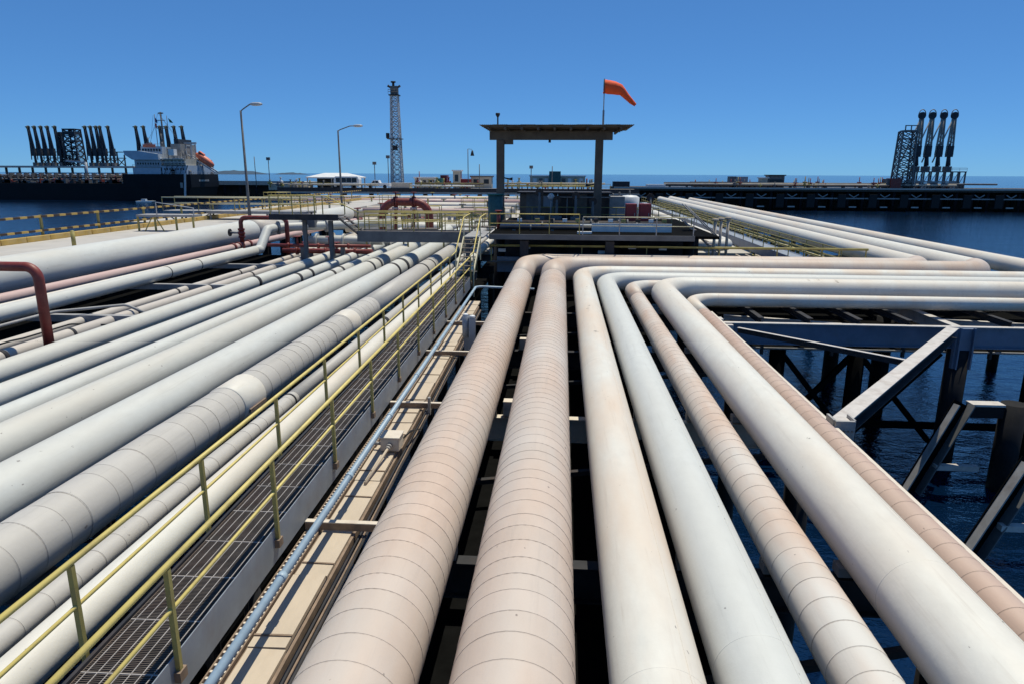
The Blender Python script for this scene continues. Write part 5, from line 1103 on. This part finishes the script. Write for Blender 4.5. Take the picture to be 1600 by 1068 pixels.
def right_arms():
    Y = 258; zb = at(1450, 268, Y).z; zt = at(1460, 181, Y).z; h = zt-zb
    lean = (at(1441, 180, Y).x-at(1429, 268, Y).x)/h
    src = make_arm(h, 1.5, lean, True); used = [False]
    for px, lab in ((1429, 'far jetty loading arm right next to the lattice stair tower'), (1445, 'second loading arm from the lattice stair tower on the far jetty'), (1462.5, 'third loading arm from the lattice stair tower on the far jetty'), (1479, 'loading arm farthest from the lattice stair tower on the far jetty')):
        p = at(px, 268, Y); place_arm(src, used, (p.x, Y, zb), lab, 'loading arms on the far jetty')
    z = 7.6; xa, xb = at(1412, 280, Y).x, at(1504, 280, Y).x
    t = thing('arm_platform', 'steel platform frame under the four far jetty loading arms', 'platform', ((xa+xb)/2, Y, z))
    build(MB().box(xa, xb, Y-2, Y+2, zb-.35, zb-.002), 'deck', 'midsteel', t)
    n = 9
    for k in range(n):
        x = xa+.3+(xb-xa-.6)*k/(n-1)
        for y in (Y-1.8, Y+1.8): build(MB().bar((x, y, z), (x, y, zb-.352), .4), 'leg', 'midsteel', t)
        build(MB().box(x-.7, x+.5, Y-1.2, Y+.8, z, z+1.2+(k*37 % 5)*.35), 'pump_set', ('midsteel', 'brown', 'red', 'whitepaint')[k % 4], t)
        if k < n-1: build(MB().bar((x, Y-1.8, z), (x+(xb-xa-.6)/(n-1), Y-1.8, zb-.36), .16), 'brace', 'greysteel', t)
    build(MB().box(xa+1, xb-3, Y-2.2, Y-2.01, z+2, z+2.5), 'header', 'greysteel', t)
    rail_run(t, (xa, Y-2, zb), (xb, Y-2, zb), 1.1, 2.5, 'midsteel', .07, 'midsteel')
    t = thing('stair_tower', 'lattice stair tower left of the far jetty loading arms', 'tower', (at(1409, 288, 256).x, 256, z))
    a, b = at(1397, 288, 254).x, at(1423, 288, 254).x; zz = at(1410, 196, 254).z
    dx = at(1414, 196, 254).x-at(1409, 288, 254).x
    lattice(t, a, b, 253, 257, z, zz-2, .82, 8, .36, 'midsteel')
    for k in range(6): f = (k+.6)/6.5; build(MB().box((a+b)/2-(b-a)*.42, (a+b)/2+(b-a)*.42, 253.2, 256.8, z+(zz-2-z)*f, z+(zz-2-z)*f+.2), 'landing', 'midsteel', t)
    build(MB().box(a+.9, b-.5, 253.2, 256.8, zz-2, zz-1.6).box(a+.9, b-.5, 253.2, 253.5, zz-.3, zz).box(a+.9, a+1.2, 253.2, 253.5, zz-1.6, zz-.3).box(b-.8, b-.5, 253.2, 253.5, zz-1.6, zz-.3).box((a+b)/2, (a+b)/2+.3, 253.2, 253.5, zz-1.6, zz-.3), 'crown', 'midsteel', t)
right_arms()
# ================================================================== LEFT JETTY + TANKER
def left_jetty():
    Y = 335; zt = at(100, 259.5, Y).z; zl = 7.8
    xa, xb = at(-60, 262, Y).x, at(206, 262, Y).x
    t = thing('loading_jetty', 'long loading jetty with pale upper deck behind the tanker', 'jetty', (xa, Y, 0))
    build(MB().box(xa, xb, Y, Y+14, zt-.9, zt), 'upper_deck', 'concrete', t)
    build(MB().box(xa, at(480, 280, Y).x, Y-4, Y+18, zl-1.5, zl), 'lower_deck', 'concrete', t)
    build(MB().box(xa, at(480, 280, Y).x, Y-4.3, Y-4.002, zl-1.6, zl+.3), 'edge', 'paleconc', t)
    x = xa+2
    while x < xb:
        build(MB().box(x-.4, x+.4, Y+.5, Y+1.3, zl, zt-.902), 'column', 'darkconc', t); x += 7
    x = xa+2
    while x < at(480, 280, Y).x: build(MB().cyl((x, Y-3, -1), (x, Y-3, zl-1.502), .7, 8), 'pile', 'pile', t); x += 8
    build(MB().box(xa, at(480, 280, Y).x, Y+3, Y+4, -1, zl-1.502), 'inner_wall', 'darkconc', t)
    rn = random.Random(2)
    for i, px in enumerate(sorted([rn.uniform(2, 198) for _ in range(46)])):
        q = at(px, 270, Y-2); h = rn.uniform(.8, 3.6); c = i % 4
        o = thing('deck_fitting', ('dark', 'grey', 'reddish', 'pale')[c]+' piping fitting under the loading jetty deck, %s of its colour from the left' % ordinal('lj%d' % c), 'pipe', (q.x, Y-2, zl), group=('dark', 'grey', 'reddish', 'pale')[c]+' fittings on the loading jetty')
        w = rn.uniform(.4, 2.5); build(MB().box(q.x-w/2, q.x+w/2, Y-2.5, Y-1.5, zl, zl+h*.5).cyl((q.x, Y-2, zl+h*.5), (q.x, Y-2, zl+h), .3, 6).cyl((q.x-w, Y-2.2, zl+h*.7), (q.x+w, Y-2.2, zl+h*.7), .22, 6), 'fitting', ('darksteel', 'midsteel', 'red', 'concrete')[c], o)
    zb = zt; h = at(60, 199, Y).z-zb
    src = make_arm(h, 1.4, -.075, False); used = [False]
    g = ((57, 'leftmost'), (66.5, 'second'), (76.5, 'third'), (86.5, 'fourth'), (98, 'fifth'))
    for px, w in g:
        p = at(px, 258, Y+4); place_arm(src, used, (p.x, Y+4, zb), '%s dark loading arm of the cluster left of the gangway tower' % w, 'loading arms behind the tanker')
    for px, w in ((144.5, 'first'), (153, 'second'), (161.5, 'third'), (167.5, 'fourth'), (180, 'last')):
        p = at(px, 258, Y+4); place_arm(src, used, (p.x, Y+4, zb), '%s dark loading arm from the left, right of the gangway tower' % w, 'loading arms behind the tanker')
    for px, w in ((223, 'first'), (235, 'second'), (260, 'third'), (270, 'fourth'), (282, 'fifth'), (294, 'last')):
        p = at(px, 258, Y+4); place_arm(src, used, (p.x, Y+4, zb), '%s dark loading arm from the left rising behind the tanker bridge' % w, 'loading arms behind the tanker')
    for px0, px1, lab in ((52, 108, 'dark framed loader base under the loading arms left of the gangway tower'), (139, 184, 'dark framed loader base under the loading arms right of the gangway tower'), (214, 300, 'dark framed loader base behind the tanker bridge')):
        xa2, xb2 = at(px0, 258, Y).x, at(px1, 258, Y).x; o = thing('loader_base', lab, 'platform', ((xa2+xb2)/2, Y+6, zt), group='loader bases on the loading jetty')
        n2 = max(3, int((xb2-xa2)/3.2))
        for zz2, f in ((zt+h*.2, 0), (zt+h*.36, 1)): build(MB().box(xa2+f, xb2-f, Y+6, Y+7.5, zz2, zz2+.4), 'gallery', 'armdark', o)
        for k in range(n2+1):
            x = xa2+(xb2-xa2)*k/n2; build(MB().bar((x, Y+6.2, zt), (x, Y+6.2, zt+h*(.36 if k % 2 else .30)), .5), 'leg', 'armdark', o)
            if k < n2: x2 = x+(xb2-xa2)/n2; build(MB().bar((x, Y+6.2, zt), (x2, Y+6.2, zt+h*.2), .35), 'brace', 'armdark', o); build(MB().bar((x2, Y+6.2, zt), (x, Y+6.2, zt+h*.2), .35), 'brace', 'armolive', o)
    t = thing('gangway_tower', 'dark lattice gangway tower between the loading arm clusters', 'tower', (at(118, 258, Y).x, Y+5, zb))
    a, b = at(109, 258, Y+5).x, at(130, 258, Y+5).x; zz = at(118, 203, Y+5).z
    lattice(t, a, b, Y+2, Y+8, zb, zz, .8, 6, .45, 'armdark')
    build(MB().box(a+.5, b-.5, Y+2.5, Y+7.5, zz-2.4, zz-1), 'cabin', 'armdark', t); build(MB().box(a+.3, b-.3, Y+2.3, Y+7.7, zz, zz+.4), 'roof', 'armdark', t)
    for k in range(5): build(MB().box(a+.4, b-.4, Y+2.4, Y+7.6, zb+(k+.8)*(zz-zb)/7, zb+(k+.8)*(zz-zb)/7+.25), 'landing', 'midsteel', t)
    p = at(100, 258, Y+5); t = thing('truss_mast', 'leaning dark mast between loading arms and gangway tower', 'mast', (p.x, Y+5, zb))
    lattice(t, p.x-1, p.x+1.6, Y+4, Y+6, zb, at(100, 207, Y+5).z, .5, 7, .35, 'armdark')
left_jetty()
def tanker():
    Y0, Y1 = 290, 317
    X = lambda px, py=280: at(px, py, Y0).x
    Z = lambda py, px=250: at(px, py, Y0).z
    xs, xd, xf = X(295), X(192), -345
    def YT(px): d = FF + RR*((px-800)/FPX) + UU*((534-290)/FPX); return xs/d.x*d.y      # northing on the transom plane
    zs, zd = Z(272.5), Z(287, 150)
    t = thing('tanker', 'black hulled tanker with pale bridge moored at the loading jetty', 'ship', ((xs+xf)/2, 301, 0))
    # hull: plan outline lofted from keel to sheer
    def outline(z, rake):
        mid = (Y0+Y1)/2; hw = (Y1-Y0)/2
        st = xs-(0 if rake else 2.2)
        return [(xf, mid), (xf+10, mid-hw*.6), (xf+26, mid-hw), (st-14, mid-hw), (st-3, mid-hw*.97), (st, mid-hw*.9), (st, mid+hw*.9), (st-3, mid+hw*.97), (st-14, mid+hw), (xf+26, mid+hw), (xf+10, mid+hw*.6)]
    mb = MB(); lo, hi = outline(-1, 0), outline(0, 1); n = len(lo)
    zt = [zd+2]*3+[zd]*0
    for p in lo: mb.v.append((*p, -1))
    for p in hi: mb.v.append((*p, zd))
    for i in range(n): mb.face([i, (i+1) % n, n+(i+1) % n, n+i])
    mb.face(list(range(n, 2*n)))
    build(mb, 'hull', 'blackhull', t)
    # raised stern block (poop)
    mb = MB(); o2 = [(xd, Y0-.15), (xs-14, Y0-.15), (xs-3, Y0+.35), (xs+.15, Y0+1.3), (xs+.15, Y1-1.3), (xs-3, Y1-.35), (xs-14, Y1+.15), (xd, Y1+.15)]; n = len(o2)
    for p in o2: mb.v.append((*p, zd-1.5))
    for p in o2: mb.v.append((*p, zs))
    for i in range(n): mb.face([i, (i+1) % n, n+(i+1) % n, n+i])
    mb.face(list(range(n, 2*n))); mb.face(list(range(n))[::-1])
    build(mb, 'poop', 'blackhull', t)
    for k, (px, py) in enumerate(((283, 290),)):
        build(MB().box(X(px)-.5, X(px)+.6, Y0-.3, Y0-.152, Z(py)-1, Z(py)+1.2), 'draught_panel', 'armpale', t)
    for k in range(7): build(MB().box(xs+.16, xs+.25, YT(311+2.3*k), YT(312.7+2.3*k), Z(284), Z(281)), 'name_letter', 'greysteel', t)
    build(MB().bar((X(291), Y0-.6, zs+.5), (X(288.5), Y0-1.0, 2.0), .8, .25), 'gangway', 'lamp', t)
    # accommodation
    def blk(nm, px0, px1, pb, pt, mat, y0=Y0+1.5, y1=Y1-1.5): return build(MB().box(X(px0), X(px1), y0, y1, Z(pb), Z(pt)), nm, mat, t)
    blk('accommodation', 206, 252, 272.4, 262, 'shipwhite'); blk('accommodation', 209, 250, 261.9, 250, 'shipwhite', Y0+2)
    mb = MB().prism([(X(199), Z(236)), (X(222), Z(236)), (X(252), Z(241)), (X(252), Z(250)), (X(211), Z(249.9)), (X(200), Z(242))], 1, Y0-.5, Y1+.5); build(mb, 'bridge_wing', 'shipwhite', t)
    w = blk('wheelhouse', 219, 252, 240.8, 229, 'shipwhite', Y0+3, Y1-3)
    for k in range(7): build(MB().box(X(221+4.3*k), X(224+4.3*k), Y0+2.9, Y0+2.998, Z(236.8), Z(232.3)), 'window', 'glass', t)
    build(MB().box(X(224), X(243), Y0+2.5, Y0+2.89, Z(230), Z(225.5)), 'red_boards', 'lifeboat', t)
    blk('engine_casing', 250, 290, 272.4, 258.5, 'shipwhite'); blk('engine_casing', 253, 288, 258.4, 248.5, 'beige', Y0+2.5)
    blk('funnel', 258, 273, 248.4, 224, 'armpale', Y0+7, Y1-7); blk('funnel_cap', 262, 269, 223.9, 216, 'armdark', Y0+8, Y1-8)
    blk('white_vent', 264.5, 273, 243, 233, 'whitepaint', Y0+1.5, Y0+4); build(MB().box(xs-9, xs-4, Y0+8, Y1-8, zs, zs+3.5), 'deck_house', 'shipwhite', t)
    for k in range(9): blk('window', 213+4*k, 215.3+4*k, 258, 254.5, 'glass', Y0+1.95, Y0+1.998)
    for k in range(8): blk('window', 255+4.2*k, 257+4.2*k, 266, 263, 'glass', Y0+1.44, Y0+1.498)
    for k in range(3): blk('deck_edge', 251, 291-2*k, 258.8-5*k, 258.0-5*k, 'whitepaint', Y0+1, Y0+2.4)
    for (pa, pb, py, yy) in ((206, 252, 261.8, Y0+1.6), (212, 251, 249.6, Y0), (220, 251, 240.6, Y0+1), (253, 288, 248.3, Y0+2.6), (252, 290, 258.2, Y0+1.2), (222, 250, 228.8, Y0+3.2)):
        build(MB().bar((X(pa), yy, Z(py)+1.1), (X(pb), yy, Z(py)+1.1), .12).bar((X(pa), yy, Z(py)+.55), (X(pb), yy, Z(py)+.55), .09), 'deck_railing', 'lamp', t)
        build(MB().box(X(pa), X(pb), yy-.2, yy, Z(py)-.18, Z(py)+.05), 'deck_line', 'armpale', t)
        for k in range(8): x = X(pa)+(X(pb)-X(pa))*k/7; build(MB().bar((x, yy, Z(py)), (x, yy, Z(py)+1.1), .1), 'rail_stanchion', 'lamp', t)
    for (pa, pt, pb2, w2) in ((226, 214, 229, .2), (247, 208, 229, .25), (255, 232, 248, .3), (278, 236, 248, .35), (283, 232, 248, .2), (246, 221, 229, .6), (229, 222, 229, .7)): build(MB().cyl((X(pa), Y0+6, Z(pb2)), (X(pa), Y0+6, Z(pt)), w2, 8), 'vent_mast', 'midsteel', t)
    for (q0, q1) in (((242, 174), (222, 229)), ((242, 174), (268, 217)), ((242, 186), (210, 236)), ((234, 178), (224, 229)), ((242, 174), (290, 248))): build(MB().bar((X(q0[0]), Y0+8, Z(q0[1])), (X(q1[0]), Y0+8, Z(q1[1])), .07), 'stay_wire', 'midsteel', t)
    for k in range(5): build(MB().bar((X(256+8*k), Y0+.9, Z(272)), (X(262+8*k), Y0+.9, Z(258.5)), .25), 'ladder', 'midsteel', t)
    for k in range(6): build(MB().box(X(253+6*k), X(256+6*k), Y0+2.3, Y0+2.48, Z(256.5), Z(251)), 'louvre', ('brown', 'midsteel')[k % 2], t)
    # mast
    mx = X(242); build(MB().cyl((mx, 300, Z(229)), (mx, 300, Z(172)), .35, 8), 'mast', 'midsteel', t)
    build(MB().box(mx-1.5, mx+1.5, 299.6, 300.4, Z(186), Z(185)).box(mx-2.2, mx+2.2, 299.6, 300.4, Z(199), Z(198)).box(mx-1, mx+1, 299.6, 300.4, Z(175), Z(173)), 'yard', 'midsteel', t)
    mx = X(234); build(MB().cyl((mx, 299, Z(229)), (mx, 299, Z(176)), .14, 6), 'signal_mast', 'midsteel', t)
    build(MB().prism([(X(234.5), Z(181)), (X(238), Z(186)), (X(236.5), Z(191)), (X(234.5), Z(188))], 1, 298.9, 299), 'flag', 'flagblue', t); build(MB().prism([(X(233.5), Z(190)), (X(236.5), Z(192)), (X(236), Z(199)), (X(233.5), Z(197))], 1, 298.8, 298.89), 'flag', 'flagred', t)
    mx = X(251); build(MB().cyl((mx, 300, Z(212)), (mx, 300, Z(178)), .12, 6), 'signal_mast', 'midsteel', t)
    build(MB().prism([(X(253), Z(182)), (X(257), Z(185)), (X(260.5), Z(190)), (X(255), Z(189))], 1, 299.9, 300), 'flag', 'flaggreen', t)
    # deck line clutter, crane, rails
    for k, (px, pt) in enumerate(((118, 254), (60, 276), (30, 279))):
        build(MB().cyl((X(px), Y0+8, zd), (X(px), Y0+8, Z(pt)), .5, 8).bar((X(px), Y0+8, Z(pt)), (X(px)-9, Y0+8, Z(pt)+.6), .7), 'hose_crane', 'lamp' if k == 0 else 'midsteel', t)
    rn = random.Random(8)
    for i in range(56):
        x = rn.uniform(X(0)-4, xd-2); hh = rn.uniform(.5, 2.6); w = rn.uniform(.3, 1.6); c = i % 4
        build(MB().box(x-w, x+w, Y0+2, Y0+4, zd, zd+hh*.7).cyl((x, Y0+3, zd+hh*.7), (x, Y0+3, zd+hh*1.5), w*.3, 6), 'deck_gear', ('darksteel', 'brown', 'midsteel', 'red')[c], t)
    for k, (z, r) in enumerate(((1.6, .4), (2.6, .35), (3.4, .3))): build(MB().cyl((X(0)-30, Y0+6+k, zd+z), (xd, Y0+6+k, zd+z), r, 8), 'deck_pipe', ('midsteel', 'brown', 'greysteel')[k], t)
    for k in range(16): x = X(0)+k*(xd-X(0))/16; build(MB().box(x-.15, x+.15, Y0+5.5, Y0+8.5, zd, zd+4.2).box(x-1.6, x+1.6, Y0+5.4, Y0+5.7, zd+4.201, zd+4.5), 'catwalk_frame', 'midsteel', t)
    mb = MB()
    for zz in (.55, 1.1): mb.bar((xs, Y0+1.4, zs+zz), (xs, Y1-1.4, zs+zz), .1).bar((X(252), Y0+.2, zs+zz), (xs-3, Y0+.5, zs+zz), .1)
    build(mb, 'stern_rail', 'lamp', t)
    for k in range(9): y = Y0+1.6+k*(Y1-Y0-3.2)/8; build(MB().bar((xs, y, zs), (xs, y, zs+1.1), .14), 'rail_stanchion', 'lamp', t)
    for k, (dx, dy, hh) in enumerate(((-2, 4, 1.8), (-3, 9, 1.4), (-2.4, 20, 1.7), (-1.8, 23, 1.2), (-6, 5, 2.4), (-7.5, 2.5, 2))): build(MB().cyl((xs+dx, Y0+dy-1, zs+hh*.6), (xs+dx, Y0+dy+1, zs+hh*.6), hh*.5, 10).box(xs+dx-.8, xs+dx+.8, Y0+dy-1.2, Y0+dy+1.2, zs, zs+.4), 'winch', ('midsteel', 'darksteel', 'brown')[k % 3], t)
    # free-fall lifeboat on its ramp
    YL = (Y0+Y1)/2; p0, p1 = at(306, 240, YL), at(334, 260, YL); xa_, xb_ = at(304, 250, YL).x, at(318, 250, YL).x
    build(MB().bar((p0.x-3, YL-1.4, p0.z-.6), (p1.x+1, YL-1.4, p1.z-2.6), .5).bar((p0.x-3, YL+1.4, p0.z-.6), (p1.x+1, YL+1.4, p1.z-2.6), .5), 'ramp_rail', 'lamp', t)
    for x, zz in ((xa_, Z(223)), (xa_-2.5, Z(226)), (xs-1.2, Z(256))): build(MB().bar((x, YL-1.8, zs), (x, YL-1.8, zz), .45).bar((x, YL+1.8, zs), (x, YL+1.8, zz), .45).bar((x, YL-1.8, zz), (x, YL+1.8, zz), .45), 'ramp_frame', 'lamp', t)
    build(MB().bar((xa_-3, YL-1.8, Z(222)), (xa_+2.5, YL-1.8, Z(222)), .7), 'davit_beam', 'lamp', t)
    lb = thing('lifeboat', 'orange free-fall lifeboat tilted on the ramp at the tanker stern', 'lifeboat', (p0.x, YL, p0.z))
    d = (p1-p0); up = Vector((d.z, 0, -d.x)).normalized(); up = up if up.z > 0 else -up; s = [.02, .1, .3, .6, .85, .97, 1.0]; r = [.5, 1.15, 1.55, 1.6, 1.3, .8, .2]
    build(MB().tube([p0+d*f for f in s], r, 14), 'hull', 'lifeboat', lb)
    q = p0+d*.25+up*1.3; build(MB().bar(q-d.normalized()*1.4, q+d.normalized()*1.2, 1.5, 1.3, up), 'canopy', 'lifeboat', lb)
    build(MB().bar(q-d.normalized()*.9+up*.1+Vector((0, -.77, 0)), q+d.normalized()*.7+up*.1+Vector((0, -.77, 0)), .06, .5, up), 'window', 'glass', lb)
    # little workboat wake spot
    p = at(226, 316.5, 270); bt = thing('workboat', 'tiny white boat on the water beside the tanker hull', 'boat', (p.x, p.y, 0))
    build(MB().prism([(p.x-3, .1), (p.x+3.4, .1), (p.x+4.2, .8), (p.x-3.2, .7)], 1, p.y-1, p.y+1), 'hull', 'whitepaint', bt); build(MB().box(p.x-1, p.x+.8, p.y-.7, p.y+.7, .8, 1.5), 'cabin', 'shipwhite', bt)
tanker()
